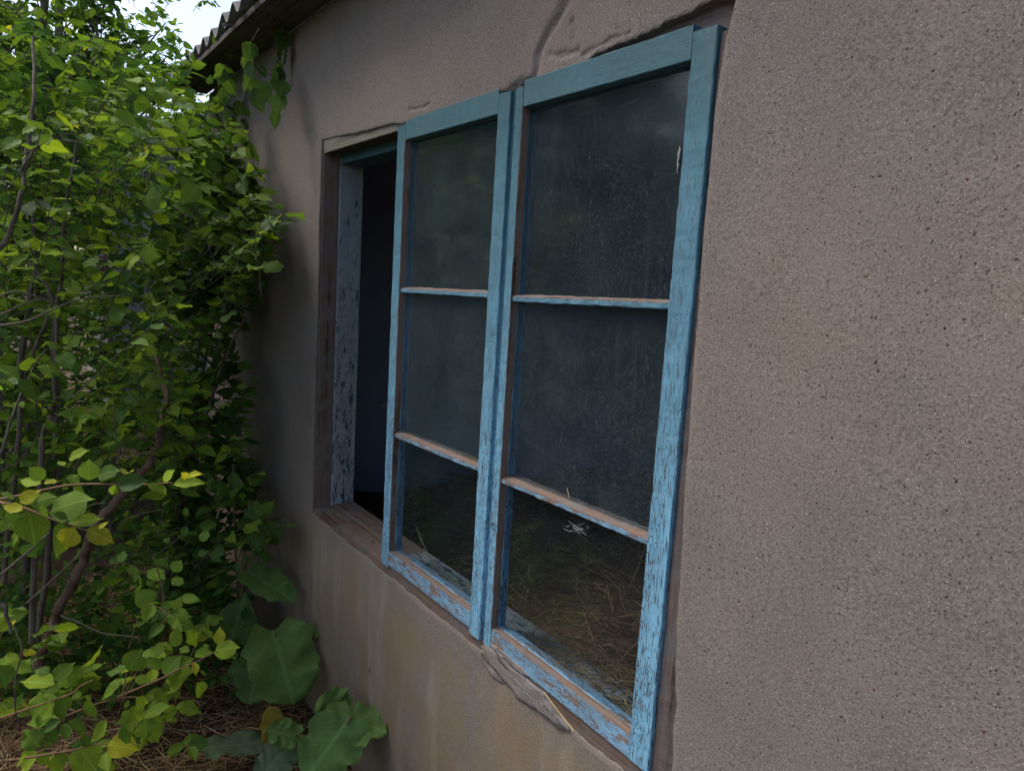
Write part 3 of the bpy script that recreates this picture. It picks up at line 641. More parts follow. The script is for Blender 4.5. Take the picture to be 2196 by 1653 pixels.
# loose straw -------------------------------------------------
def straws(name, num, place, mats, lmin, lmax, rad, seed, parent=None, flat=.35):
    g = np.random.default_rng(seed); P, Nn = place(g, num); k = len(P)
    a = g.uniform(0, 2 * np.pi, k); tl = g.normal(0, flat, k); L = g.uniform(lmin, lmax, k)
    D = np.stack([np.cos(a) * np.cos(tl), np.sin(a) * np.cos(tl), np.sin(tl)], -1)
    side = np.cross(D, np.array([0, 0, 1.0])); side /= np.linalg.norm(side, axis=1)[:, None] + 1e-9; upv = np.cross(side, D)
    bend = g.normal(0, .12, k)[:, None] * L[:, None]; r_ = (rad * g.uniform(.5, 1.3, k))[:, None]
    V = []
    for t, w_ in ((-.5, .7), (0, 1), (.5, .7)):
        c = P + D * (t * L)[:, None] + side * (bend * (1 - 4 * t * t)) + upv * (bend * .3 * (1 - 4 * t * t))
        V += [c + side * r_ * w_, c - side * r_ * .6 * w_ + upv * r_ * .9 * w_, c - side * r_ * .6 * w_ - upv * r_ * .9 * w_]
    V = np.stack(V, 1); q = []
    for s_ in (0, 3):
        for e in range(3): q.append((s_ + e, s_ + (e + 1) % 3, s_ + 3 + (e + 1) % 3, s_ + 3 + e))
    Fq = (np.array(q)[None] + (np.arange(k) * 9)[:, None, None]).reshape(-1, 4)
    mi = np.repeat((g.random(k) < .62).astype(int), 6)
    o = link(name, mesh_np(name, V.reshape(-1, 3), Fq, mi), mats, parent); o['kind'] = 'stuff'; return o
def pl_ground(g, k):
    x = g.uniform(-2.2, .5, k); y = -np.abs(g.uniform(0, 1.5, k)) ; return np.stack([x, y, ground_z(x, y) + g.uniform(.0, .022, k)], -1), None
tag(straws('straw_litter', 9000, pl_ground, [M['straw'], M['straw2']], .03, .20, .0017, 5, flat=.16), 'old brown straw scattered over the soil', 'straw')
def hay_z(x, y): return .50 + .10 * np.exp(-((x - .45) / .7) ** 2 - ((y - 1.0) / .7) ** 2) * 1.6 + .03 * np.sin(x * 9 + y * 7) - .10 * np.clip(y - 1.6, 0, 9)
def pl_hay(g, k):
    x = g.uniform(-1.4, 1.7, k); y = g.uniform(.2, 2.8, k); return np.stack([x, y, hay_z(x, y) + g.uniform(-.03, .05, k)], -1), None
hx, hy = np.meshgrid(np.linspace(-1.6, 1.9, 40), np.linspace(.172, 3.0, 30), indexing='ij')
Vh = np.stack([hx, hy, hay_z(hx, hy) - .03], -1).reshape(-1, 3); i = np.arange(39)[:, None]; j = np.arange(29)[None, :]
hay = empty('hay_pile', (.3, 1.2, .06), 'heap of dull hay inside the dark room behind the near sash', 'hay pile')
M['hay1'] = mat_simple('hay_pale', (0.27, 0.165, 0.080), (0.38, 0.25, 0.13), 12, .8, .1); M['hay2'] = mat_simple('hay_dark', (0.095, 0.055, 0.028), (0.16, 0.095, 0.05), 12, .9, .1)
link('hay_mass', mesh_np('hay_mass', Vh, np.stack([i * 30 + j, (i + 1) * 30 + j, (i + 1) * 30 + j + 1, i * 30 + j + 1], -1).reshape(-1, 4)), M['hay2'], hay)
straws('hay_stalks', 9000, pl_hay, [M['hay1'], M['hay2']], .06, .30, .0021, 6, parent=hay, flat=.3)
tag(straws('sill_straw', 260, lambda g, k: (np.stack([g.uniform(.60, 1.05, k), g.uniform(.075, .20, k) , np.full(k, .788) + g.uniform(0, .008, k)], -1), None), [M['straw'], M['straw2']], .02, .12, .0011, 9, flat=.08), 'wisps of straw on the inner sill behind the near sash', 'straw')

# ================================================================== PLANTS
def leaf_verts(nl, nw, aspect, fold, curl, acum=1.0, wave=0.0, serr=0.0, heart=0.0, seed=0):
    """unit-length leaf along +X, up +Z; returns V,F,UV"""
    g = np.random.default_rng(seed); u = np.linspace(0, 1, nl + 1); ph = g.uniform(0, 6.3, 4)
    wd = np.sin(np.pi * u ** .78) ** .85 * (1 - .55 * acum * np.clip((u - .72) / .28, 0, 1)) * (1 - u ** 9) + .006
    if heart: wd = np.clip(1 - np.abs((u - .47) / .53) ** 2.3, 0, 1) ** .5 * (1 - .16 * u) * (1 + .07 * np.sin(u * 21 + ph[0]) + .04 * np.sin(u * 37 + ph[1])) + .01
    V = []; UV = []
    for i in range(nl + 1):
        for j in range(-nw, nw + 1):
            v = j / nw; sg = 1 + serr * (.5 - ((u[i] * nl * .5 + abs(v)) % 1.0)) * (abs(v) > .8)
            x = u[i]; y = v * wd[i] * .5 * aspect * sg
            if heart: x = x - heart * abs(v) ** 1.6 * (1 - u[i]) ** 3 * (2.2 - 1.2 * abs(v))
            z = abs(y) * fold - curl * u[i] ** 2 + wave * abs(v) ** 1.5 * (math.sin(u[i] * 13 + ph[0] + v * 2) + .6 * math.sin(u[i] * 23 + ph[1] - v)) * aspect
            V.append((x, y, z)); UV.append((u[i], v * wd[i] * .5))
    w_ = 2 * nw + 1
    Fq = [(i * w_ + j, (i + 1) * w_ + j, (i + 1) * w_ + j + 1, i * w_ + j + 1) for i in range(nl) for j in range(2 * nw)]
    return np.array(V), np.array(Fq), np.array(UV)
def leaf_mesh(mat, **kw):
    V, Fq, UV = leaf_verts(**kw)
    me = mesh_np('leaf', V, Fq, None, True, UV[Fq]); me.materials.append(mat); return me
LEAFV = [dict(nl=8, nw=2, aspect=a, fold=f, curl=c, acum=ac, wave=wv, serr=.10, seed=s_) for s_, (a, f, c, ac, wv) in enumerate(((.62, .22, .10, 1, .05), (.72, .15, .18, .8, .07), (.55, .40, .05, 1, .04), (.80, .12, .14, .6, .09), (.66, .25, .32, 1, .06), (.60, .55, .12, .9, .05), (.50, .2, -.10, 1, .07), (.70, -.15, .22, .8, .08)))]
LEAFM = {t: [leaf_mesh(M[t], **k) for k in LEAFV] for t in TONES}
ROUND = {t: leaf_mesh(M[t], nl=8, nw=2, aspect=.98, fold=.08, curl=.06, acum=.2, wave=.02, serr=.05, seed=9) for t in TONES}
SIMPLE = [leaf_verts(nl=4, nw=1, aspect=a, fold=f, curl=c, acum=.8, seed=3) for a, f, c in ((.62, .22, .12), (.72, .15, .2), (.55, .3, .06))]
def leaf_matrix(base, tip, nrm):
    t = tip - base; L = t.length; t = t / L; n_ = nrm - t * nrm.dot(t); n_.normalize(); b_ = n_.cross(t) * random.uniform(.82, 1.15)
    return Matrix(((t.x * L, b_.x * L, n_.x * L, base.x), (t.y * L, b_.y * L, n_.y * L, base.y), (t.z * L, b_.z * L, n_.z * L, base.z), (0, 0, 0, 1)))
def leaf_obj(me, mat4, parent):
    o = bpy.data.objects.new('leaf', me); COL.objects.link(o); adopt(o, parent)
    o.matrix_basis = mat4; return o
def leaf_mass(name, mats4, tones, parent, kind='stuff'):
    """many small leaves joined into one part"""
    A = np.array(mats4); var = RNG.integers(0, 3, len(A)); Vs, Fs, Ms, Us, o = [], [], [], [], 0
    for q in range(3):
        I = np.where(var == q)[0]
        if not len(I): continue
        V, Fq, UV = SIMPLE[q]; H = np.c_[V, np.ones(len(V))]
        W = np.einsum('nij,vj->nvi', A[I], H)[..., :3]
        Vs.append(W.reshape(-1, 3)); Fs.append((Fq[None] + (np.arange(len(I)) * len(V))[:, None, None]).reshape(-1, 4) + o); o += W.shape[0] * W.shape[1]
        Ms.append(np.repeat(np.asarray(tones)[I], len(Fq))); Us.append(np.tile(UV[Fq], (len(I), 1, 1)))
    ob = link(name, mesh_np(name, np.vstack(Vs), np.vstack(Fs), np.concatenate(Ms), True, np.vstack(Us)), [M['mass_' + t] for t in TONES], parent)
    ob['kind'] = kind; return ob
def rv(s=1.0): return Vector((random.gauss(0, s), random.gauss(0, s), random.gauss(0, s)))
def shoot(tip, start, nl, size, out, tw, r0=.0022, droop=.35, spread=.9):
    """a leafy shoot from start to tip; appends leaf matrices to out and its twig to tw"""
    mid = (start + tip) / 2 + rv(.03) + Vector((0, 0, .05))
    P = spline([tuple(start), tuple(mid), tuple(tip)], 5); tw.append((P, np.linspace(r0, r0 * .4, len(P))))
    n_ = len(P)
    for q in range(nl):
        f = .25 + .75 * (q + random.random() * .5) / nl; i = min(n_ - 2, int(f * (n_ - 1)))
        p = Vector(P[i]); d = (Vector(P[i + 1]) - p).normalized()
        sd = d.cross(Vector((0, 0, 1))); sd = sd.normalized() if sd.length > 1e-3 else Vector((1, 0, 0))
        s_ = 1 if q % 2 else -1
        dirv = (d * (.55 + (.9 if q >= nl - 1 else 0)) + sd * s_ * spread + Vector((0, 0, -droop)) + rv(.28)).normalized()
        L = size * random.uniform(.6, 1.15)
        nr = Vector((0, 0, 1)) * .9 + rv(.45) + (CAM - p).normalized() * .25
        out.append(leaf_matrix(p, p + dirv * L, nr))
def curve_px(L):
    return [tuple(at(*q)) for q in L]
def stems_obj(parent, lst, mat, name='stem', k=8):
    for P, r0, r1 in lst:
        Q = spline(P, 7); Q = Q + np.stack([fbm(np.arange(len(Q)) * .35, 3 + len(Q) % 7), fbm(np.arange(len(Q)) * .35, 5.5), np.zeros(len(Q))], -1) * r0 * .8
        R = np.linspace(r0, r1, len(Q)) * (1 + .10 * fbm(np.arange(len(Q)) * .6, 2))
        V, Fq = tube_arrays(Q, R, k); link(name, mesh_np(name, V, Fq), mat, parent)
def finish_shrub(parent, mats4, tone_of, near=280, tw=None, twmat='twig'):
    A = np.array([np.array(m) for m in mats4]); c = A[:, :3, 3] + A[:, :3, 0] * .5
    px, py, z = project(c); size = np.linalg.norm(A[:, :3, 0], axis=1) * FPX / np.maximum(z, .1)
    inside = (px > 5) & (px < 2190) & (py > 5) & (py < 1648) & (z > .3)
    order = np.argsort(-np.where(inside, size + 2000.0 / np.maximum(z, .2), -1))[:near]
    pick = set(int(i) for i in order if inside[i])
    tn = [tone_of(c[i]) for i in range(len(A))]
    for i in pick: leaf_obj(random.choice(LEAFM[TONES[tn[i]]]), Matrix(A[i].tolist()), parent)
    rest = [i for i in range(len(A)) if i not in pick]
    if rest: leaf_mass('foliage', A[rest], [tn[i] for i in rest], parent)
    if tw:
        o = link('twigs', tubes_mesh('twigs', tw, 5), M[twmat], parent); o['kind'] = 'stuff'
def pick_tone(wts):
    r_ = random.random() * sum(wts)
    for i, q in enumerate(wts):
        r_ -= q
        if r_ < 0: return i
    return len(wts) - 1

# ---- bright young sapling in front, lower left: twigs and leaves laid out one by one
sap = empty('sapling', tuple(at(-60, 1500, 2.0))[:2] + (0.0,), 'young plum sapling with bright yellow-green leaves in the lower corner', 'sapling')
def crop(o, s_, L, dep, jitter=.06):
    for q in L:
        bx, by, tx, ty, tn = q[:5]; dd = dep + random.uniform(-jitter, jitter)
        b_ = at(o[0] + bx / s_, o[1] + by / s_, dd); t_ = at(o[0] + tx / s_, o[1] + ty / s_, dd + random.uniform(-.015, .022))
        nr = (CAM - b_).normalized() * .8 + Vector((0, 0, .75)) + rv(.22)
        me = ROUND[TONE[tn[0]]] if len(tn) > 1 else random.choice(LEAFM[TONE[tn]])
        leaf_obj(me, leaf_matrix(b_, t_, nr), sap)
C2 = (0, 950), 4.722; C1 = (0, 1250), 4.102; C3 = (350, 1250), 4.102
crop(*C2, [(440, 370, 295, 235, 'fo'), (900, 375, 900, 165, 'mo'), (420, 410, 205, 385, 'n'), (440, 400, 590, 375, 'y'), (200, 600, 400, 470, 'y'), (300, 620, 550, 520, 'f'),
    (500, 700, 895, 525, 'f'), (690, 805, 1065, 785, 'n'), (640, 820, 590, 1150, 'n'), (740, 850, 650, 1090, 'y'), (880, 870, 1165, 1000, 'y'), (1000, 870, 1100, 790, 'y'),
    (290, 700, 370, 1040, 'fo'), (230, 680, 20, 640, 'y'), (0, 500, 150, 570, 'f'), (100, 760, -40, 920, 'f'), (200, 880, 110, 1060, 'f'), (60, 700, 150, 900, 'm'), (540, 720, 700, 770, 'm'),
    (420, 640, 480, 760, 'f')], 1.15, .03)
crop(*C2, [(1650, 385, 1765, 265, 'no'), (1750, 420, 2095, 395, 'n'), (1900, 350, 2050, 300, 'y'), (1900, 350, 1840, 300, 'y'), (1200, 430, 1500, 370, 'd'), (740, 440, 860, 490, 'n'), (690, 330, 810, 390, 'f'),
    (1500, 420, 1620, 480, 'f'), (700, 160, 890, 60, 'n'), (650, 230, 590, 190, 'f'), (1290, 320, 1210, 255, 'y'), (1290, 320, 1350, 265, 'y'), (1180, 420, 1130, 540, 'f'), (1000, 330, 1190, 260, 'm'), (1600, 430, 1690, 520, 'f')], 1.42, .05)
crop(*C2, [(1545, 1640, 1370, 1480, 'fo'), (1820, 1560, 2035, 1600, 'f'), (1500, 1300, 1680, 1370, 'f'), (1740, 1370, 1865, 1410, 'f'), (1290, 1260, 1415, 1310, 'f'), (1750, 1300, 1840, 1180, 'fo'), (1420, 1310, 1330, 1400, 'm'), (1400, 1380, 1430, 1470, 'f'),
    (1720, 1000, 1650, 960, 'm'), (1850, 950, 1890, 830, 'm'), (2060, 1000, 2080, 860, 'm'), (1880, 740, 1880, 640, 'm'), (1100, 1200, 1240, 1160, 'm'), (1230, 1210, 1250, 1080, 'm'), (2000, 1130, 2120, 1080, 'm')], 2.0, .1)
crop(*C1, [(480, 890, 170, 855, 'n'), (470, 850, 650, 695, 'f'), (440, 800, 300, 740, 'm'), (570, 920, 640, 790, 'f'), (520, 930, 360, 1000, 'f'), (490, 1020, 200, 1230, 'f'), (480, 1040, 370, 1220, 'n'), (490, 1030, 570, 1220, 'f'),
    (340, 1160, 340, 1275, 'f'), (355, 1440, 200, 1290, 'f'), (540, 1210, 350, 1310, 'm'), (500, 1300, 390, 1460, 'f'), (600, 1210, 770, 1310, 'f'), (560, 1230, 600, 1385, 'f'), (650, 1220, 745, 1350, 'm'),
    (330, 1480, 165, 1660, 'n'), (350, 1490, 430, 1605, 'f'), (210, 1510, 135, 1595, 'f'), (470, 1500, 560, 1665, 'f'), (690, 1480, 640, 1660, 'f'), (700, 1460, 850, 1645, 'no'), (930, 1200, 830, 1410, 'n'), (940, 1420, 1235, 1445, 'y'),
    (1130, 1110, 1090, 1255, 'f'), (1140, 1090, 1245, 1215, 'n'), (1140, 1040, 1080, 1105, 'f'), (1200, 1010, 1295, 1105, 'n'), (1270, 1170, 1495, 1062, 'f'), (1280, 1190, 1432, 1400, 'f'), (1265, 1190, 1300, 1375, 'm'),
    (1050, 910, 880, 1018, 'f'), (1060, 900, 970, 835, 'f'), (1100, 760, 950, 800, 'm'), (1130, 770, 1250, 575, 'fo'), (1260, 610, 1350, 622, 'f'), (1190, 830, 1315, 870, 'fo'), (740, 1040, 850, 1195, 'f'), (720, 960, 620, 1012, 'f'),
    (0, 1060, 130, 1088, 'f'), (130, 1090, 210, 960, 'm'), (0, 720, 60, 930, 'mo'), (30, 650, 180, 665, 'n'), (760, 980, 800, 1060, 'f'), (1050, 1280, 1190, 1400, 'm'), (700, 1360, 820, 1420, 'm'), (620, 1440, 740, 1380, 'm'),
    (300, 1330, 250, 1470, 'f'), (420, 1290, 520, 1400, 'm'), (560, 1000, 640, 1090, 'f')], 1.72, .07)
crop(*C3, [(215, 415, 305, 557, 'n'), (490, 540, 500, 383, 'y'), (270, 640, 455, 600, 'f'), (450, 600, 662, 545, 'n'), (450, 612, 648, 630, 'n'), (230, 600, 135, 570, 'f'), (110, 560, 120, 375, 'f'), (150, 345, 295, 425, 'f'), (150, 130, 332, 157, 'f'),
    (120, 150, 110, 242, 'fo'), (0, 800, 155, 635, 'fo'), (110, 750, 272, 655, 'f'), (20, 870, 252, 768, 'no'), (270, 700, 292, 815, 'y'), (300, 870, 342, 1015, 'f'), (330, 780, 385, 800, 'f'), (50, 1060, 0, 1125, 'f'), (0, 880, 60, 960, 'm'), (400, 560, 350, 540, 'f')], 1.82, .05)
random.seed(77); sm, st_ = [], []
for q in range(28):
    p = at(random.uniform(-30, 430), random.uniform(1330, 1660), random.uniform(1.85, 2.15))
    if p.z < .12: p.z = .12 + random.random() * .1
    shoot(p, p + Vector((random.gauss(-.12, .06), random.gauss(-.06, .05), -.12)), 6, .062, sm, st_, r0=.0015, droop=.2)
for m4 in sm: leaf_obj(random.choice(LEAFM[TONES[pick_tone((.02, .2, .48, .3, 0))]]), Matrix(np.array(m4).tolist()), sap)
link('twigs', tubes_mesh('twigs', st_, 5), M['twigred'], sap)['kind'] = 'stuff'
def tw_crop(o, s_, L, dep, r0, r1): return (spline(curve_px([(o[0] + x / s_, o[1] + y / s_, dep + dd) for x, y, dd in L]), 6), np.linspace(r0, r1, 6 * (len(L) - 1) + 1))
T = [tw_crop(*C2, [(-300, 520, .1), (0, 600, 0), (200, 640, 0), (480, 750, 0), (740, 840, 0), (900, 890, 0)], 1.15, .0030, .0012),
     tw_crop(*C2, [(-200, 600, .3), (150, 540, .1), (480, 465, 0), (760, 420, 0), (1160, 415, 0), (1500, 420, 0), (1740, 400, 0)], 1.42, .0032, .0012),
     tw_crop(*C1, [(-200, 1250, .1), (555, 1000, 0), (700, 910, 0), (820, 850, 0)], 1.72, .0030, .0014),
     tw_crop(*C1, [(200, 1330, .1), (600, 1160, 0), (840, 1065, 0), (1090, 1005, .05), (1340, 1010, .08)], 1.74, .0032, .0014),
     tw_crop(*C1, [(-100, 1580, 0), (200, 1540, 0), (440, 1500, 0), (640, 1470, 0), (820, 1420, 0), (950, 1415, 0)], 1.72, .0030, .0013),
     tw_crop(*C3, [(-400, 1000, 0), (0, 830, 0), (150, 750, 0), (290, 690, 0), (460, 600, 0)], 1.82, .0028, .0012),
     tw_crop(*C1, [(1080, 1010, 0), (1090, 900, 0), (1120, 780, 0)], 1.74, .0022, .0012),
     tw_crop(*C3, [(0, 330, .1), (110, 340, .05), (20, 270, .05), (-20, 0, .05), (-60, -160, 0)], 1.95, .0022, .0015)]
for P, R in T:
    V, Fq = tube_arrays(P, R, 6); link('twig', mesh_np('twig', V, Fq), M['twigred'], sap)

# ---- dead grey twigs in front of the shrubs (parts of the big shrub)
shA = empty('plum_shrub', (-1.25, -.85, 0), 'tall many-stemmed plum shrub with grey stems, left of the house', 'shrub')
stems_obj(shA, [
    (curve_px([(60, 1330, 2.9), (52, 1120, 2.85), (55, 950, 2.8), (45, 760, 2.8), (70, 560, 2.8), (60, 300, 2.8)]), .018, .007),
    (curve_px([(80, 1420, 2.6), (105, 1150, 2.5), (118, 900, 2.45), (115, 720, 2.4), (128, 600, 2.35), (140, 470, 2.3), (165, 300, 2.3)]), .011, .004),
    (curve_px([(70, 1380, 2.4), (88, 980, 2.3), (112, 880, 2.25), (118, 780, 2.2), (118, 690, 2.2), (105, 620, 2.2), (60, 560, 2.2)]), .010, .004),
    (curve_px([(10, 1250, 2.5), (40, 930, 2.4), (55, 800, 2.35), (95, 700, 2.3), (110, 640, 2.3)]), .009, .004),
    (curve_px([(-20, 560, 1.9), (20, 500, 1.9), (42, 420, 1.9), (58, 320, 1.95), (70, 200, 2.0), (72, 80, 2.1)]), .0075, .004),
    (curve_px([(45, 370, 1.92), (75, 320, 1.92), (110, 303, 1.95), (160, 305, 1.98), (200, 315, 2.0)]), .0035, .0015),
    (curve_px([(-10, 700, 1.75), (60, 688, 1.75), (120, 660, 1.75), (180, 640, 1.78), (265, 634, 1.8)]), .0032, .0013),
    (curve_px([(-10, 640, 1.7), (30, 625, 1.7), (70, 634, 1.72), (120, 650, 1.75)]), .0026, .0014),
    (curve_px([(-10, 680, 1.8), (30, 662, 1.8), (55, 650, 1.82), (95, 640, 1.85)]), .0026, .0014),
    (curve_px([(-10, 1010, 2.0), (15, 930, 2.0), (50, 830, 2.05), (90, 760, 2.1), (110, 745, 2.1)]), .0045, .002),
    (curve_px([(0, 1235, 1.7), (80, 1166, 1.72), (105, 1142, 1.75)]), .0032, .002),
    (curve_px([(0, 1290, 1.6), (12, 1310, 1.6), (22, 1358, 1.6)]), .0055, .0035),
    (curve_px([(32, 1342, 1.65), (47, 1396, 1.65), (33, 1450, 1.66), (32, 1515, 1.68), (37, 1565, 1.7), (5, 1630, 1.72)]), .0020, .0015),
    (curve_px([(57, 1294, 2.2), (102, 1253, 2.2), (157, 1200, 2.2), (200, 1150, 2.2)]), .0030, .002),
    (curve_px([(152, 1107, 2.05), (190, 1086, 2.05), (226, 1077, 2.05)]), .0026, .0015),
    (curve_px([(130, 1320, 2.3), (170, 1335, 2.3), (222, 1358, 2.3), (292, 1366, 2.3), (300, 1380, 2.3)]), .0030, .0015),
    (curve_px([(270, 1187, 2.5), (330, 1190, 2.5), (388, 1150, 2.5)]), .0028, .0015),
    (curve_px([(337, 1185, 2.45), (348, 1236, 2.45), (353, 1300, 2.45)]), .0022, .0012),
    (curve_px([(256, 1125, 2.4), (286, 1106, 2.4), (347, 1092, 2.4)]), .0028, .0015),
], M['bark'])
stems_obj(shA, [(curve_px([(85, 1430, 2.5), (120, 1325, 2.45), (160, 1235, 2.4), (205, 1130, 2.35), (235, 1085, 2.33), (290, 1030, 2.33), (325, 985, 2.35), (345, 930, 2.4), (352, 860, 2.5), (330, 760, 2.6)]), .019, .009)], M['barkred'])

def clump_field(parts, out, tw, size, start_of, nl=(6, 10), droop=.35):
    for (px, py, dep) in parts:
        tip = at(px, py, dep)
        if tip.y > -.06 and tip.x > WX0 - .1: tip = on_wall(px, py, -.06 - random.random() * .14)
        st = start_of(tip); d = (st - tip); L = min(d.length, random.uniform(.22, .42))
        dv = (d.normalized() + rv(.38)).normalized(); dv.x = -abs(dv.x); dv.y = -abs(dv.y) if tip.y > -.25 else dv.y
        shoot(tip, tip + dv * L, random.randint(*nl), size * random.uniform(.85, 1.15), out, tw, r0=.0016, droop=droop)
def xb(y): return float(np.interp(y, [0, 90, 150, 200, 300, 380, 430, 470, 540, 640, 700, 790, 900, 1000, 1100, 1150, 1300, 1400], [405, 425, 400, 420, 425, 540, 590, 600, 575, 545, 520, 545, 545, 555, 590, 545, 500, 470]))
random.seed(21)
mats, tw = [], []
axisA = lambda t: Vector((t.x - random.uniform(.0, .25), t.y - random.uniform(.1, .35), t.z - random.uniform(.25, .5)))
# near and middle layer of the plum shrub
lay = []
for q in range(46):
    y = random.uniform(90, 900); lay.append((random.uniform(-60, min(430, xb(y) - 25)), y, random.uniform(1.75, 2.3)))
for q in range(190):
    y = random.uniform(60, 1250); lay.append((random.uniform(-120, min(440, xb(y)) - 10), y, random.uniform(2.3, 3.1)))
for q in range(110):
    y = random.uniform(40, 1000); lay.append((random.uniform(-100, min(430, xb(y)) - 15), y, random.uniform(2.1, 2.9)))
lay += [(395, 150, 2.4), (410, 185, 2.3), (425, 120, 2.5), (400, 205, 2.2), (440, 160, 2.6), (375, 120, 2.5), (420, 300, 2.0), (330, 260, 2.0), (300, 500, 2.0), (250, 470, 2.1), (370, 250, 2.2), (200, 560, 2.0), (330, 830, 2.3), (350, 960, 2.3), (300, 790, 2.2), (60, 30, 2.3), (20, 110, 2.0), (30, 800, 1.5)]
clump_field(lay, mats, tw, .068, axisA)
finish_shrub(shA, mats, lambda c: pick_tone((.004, .11, .40, .36, .125)), 295, tw)

# ---- dark shrub hugging the wall by the far corner
random.seed(33)
shB = empty('wall_shrub', (-1.7, -.25, 0), 'dark leafy shrub growing against the wall between window and far corner', 'shrub')
mats, tw = [], []
lay = []
for q in range(170):
    y = random.uniform(370, 1330); x1 = xb(y) - 12; lay.append((random.uniform(330, x1), y, random.uniform(2.75, 3.5)))
for q in range(60):
    y = random.uniform(770, 1150); lay.append((random.uniform(400, xb(y) - 8), y, random.uniform(2.7, 3.1)))
for q in range(70):  # clumps added over the upper wall in place of its deep shade
    y = random.uniform(225, 420); lay.append((random.uniform(425, float(np.interp(y, [225, 300, 420], [500, 530, 575]))), y, random.uniform(3.0, 3.6)))
for q in range(95):
    y = random.uniform(385, 660); lay.append((random.uniform(420, xb(y) - 5), y, random.uniform(2.75, 3.3)))
lay += [(632, 455, 2.75), (620, 470, 2.8), (600, 440, 2.85), (585, 480, 2.9), (560, 530, 2.9), (600, 560, 2.85), (620, 1115, 2.6), (600, 1105, 2.65), (590, 1130, 2.6), (560, 1010, 2.7), (540, 640, 2.9)]
clump_field(lay, mats, tw, .075, lambda t: Vector((t.x - .25, t.y - .12, t.z - .45)))
finish_shrub(shB, mats, lambda c: pick_tone((0, .02, .20, .46, .32)), 295, tw)
stems_obj(shB, [([(-1.7 + .1 * k, -.25 - .05 * k, -.02), (-1.65 + .12 * k, -.22 - .03 * k, .6), (-1.5 + .13 * k, -.2, 1.2), (-1.4 + .22 * k, -.14 - .02 * k, 1.75 - .1 * k)], .012, .004) for k in range(4)], M['bark'])

# ---- shrub beyond the house corner
random.seed(41)
shC = empty('corner_shrub', (-3.1, -.5, 0), 'dense shaded shrub standing behind the plum stems past the house corner', 'shrub')
mats, tw = [], []
lay = []
for q in range(260):
    y = random.uniform(400, 1100); lay.append((random.uniform(-200, 260), y, random.uniform(5.2, 7.0)))
for q in range(800):
    y = random.uniform(190, 1330); lay.append((random.uniform(-150, 405 if 560 < y < 680 else 440), y, random.uniform(3.9, 5.4)))
clump_field(lay, mats, tw, .085, lambda t: Vector((t.x, t.y - .1, t.z - .5)), (7, 11))
finish_shrub(shC, mats, lambda c: pick_tone((.01, .05, .25, .40, .29)), 280, tw)
stems_obj(shC, [([(-3.1 + .2 * k, -.9 + .25 * k, 0), (-3.15 + .2 * k, -.9 + .26 * k, 1.0), (-3.2 + .25 * k, -.85 + .2 * k, 2.1)], .02, .008) for k in range(5)], M['bark'])

# ---- trees behind
def tree(loc, h, crown_c, rad, num, leaf, label, seed, wts, near=0, group='garden trees'):
    random.seed(seed); g = np.random.default_rng(seed)
    t = empty('garden_tree', loc, label, 'tree', group); L0 = Vector(loc); C = Vector(crown_c); tw = []
    stems_obj(t, [([tuple(L0), tuple(L0 + (C - L0) * .35 + Vector((.1, .05, 0))), tuple(L0 + (C - L0) * .7), tuple(C + Vector((0, 0, rad[2] * .6)))], h * .022, h * .006)], M['bark'], 'trunk', 10)
    mats = []; nb = 26
    for q in range(nb):
        d = Vector((random.gauss(0, 1), random.gauss(0, 1), random.gauss(.15, .8))).normalized()
        e = C + Vector((d.x * rad[0], d.y * rad[1], d.z * rad[2])) * random.uniform(.55, 1.0); s_ = L0 + (C - L0) * random.uniform(.45, 1.0)
        m_ = (s_ + e) / 2 + Vector((0, 0, .12 * h / 4)) + rv(.08); P = spline([tuple(s_), tuple(m_), tuple(e)], 6)
        V, Fq = tube_arrays(P, np.linspace(.022, .006, len(P)), 6); link('limb', mesh_np('limb', V, Fq), M['bark'], t)
        k = num // nb // 8
        for z_ in range(k):
            i = random.randint(4, len(P) - 1); p = Vector(P[i]); tip = p + Vector((random.gauss(0, .30) * rad[0] * .62, random.gauss(0, .30) * rad[1] * .62, random.gauss(0, .26) * rad[2] * .62))
            shoot(tip, p + (tip - p) * max(0, 1 - .3 / max(.3, (tip - p).length)), 8, leaf, mats, tw, r0=.003)
    finish_shrub(t, mats, lambda c: pick_tone(wts), near, tw)
    return t
tree((-4.6, -.75, 0), 4, (-4.7, -.55, 2.75), (1.3, .95, 1.25), 5200, .085, 'loose-crowned tree just past the house whose leaves let the sky through', 51, (.02, .10, .30, .38, .2), 250)
tree((-8.2, -.6, 0), 6, (-8.0, -.2, 3.3), (1.8, 1.7, 2.1), 5600, .12, 'far tree filling the gap behind the loose-crowned one', 52, (0, .06, .30, .44, .2), 200)
tree((-10.4, 1.5, 0), 5, (-10.3, 1.4, 2.9), (1.7, 1.5, 1.5), 4000, .13, 'farthest tree seen low under the end of the eave', 55, (0, .08, .34, .42, .16), 120)
tree((-5.0, -2.9, 0), 6, (-4.9, -2.75, 3.6), (1.4, .95, 2.8), 8000, .14, 'dark bushy tree out of view, added to shade the left of the wall', 56, (0, .02, .22, .46, .3), 0)  # unseen tree added on the sun's side to darken the left wall
tree((-2.5, -3.2, 0), 4, (-2.4, -3.1, 1.6), (1.3, .7, 1.7), 6000, .12, 'low dark bush mirrored at the foot of the upper pane of the near sash', 57, (0, .02, .2, .46, .32), 0)
tree((-6.6, -3.9, 0), 7, (-6.4, -3.9, 3.6), (2.6, 1.5, 4.4), 9000, .17, 'dark garden tree mirrored dimly in the upper panes of the far sash', 53, (0, .02, .22, .46, .3), 0)
tree((-4.5, -4.8, 0), 7, (-4.4, -4.7, 3.0), (2.4, 1.4, 3.4), 9000, .15, 'dark garden tree mirrored dimly in the upper panes of the near sash', 54, (0, .02, .22, .46, .3), 0)

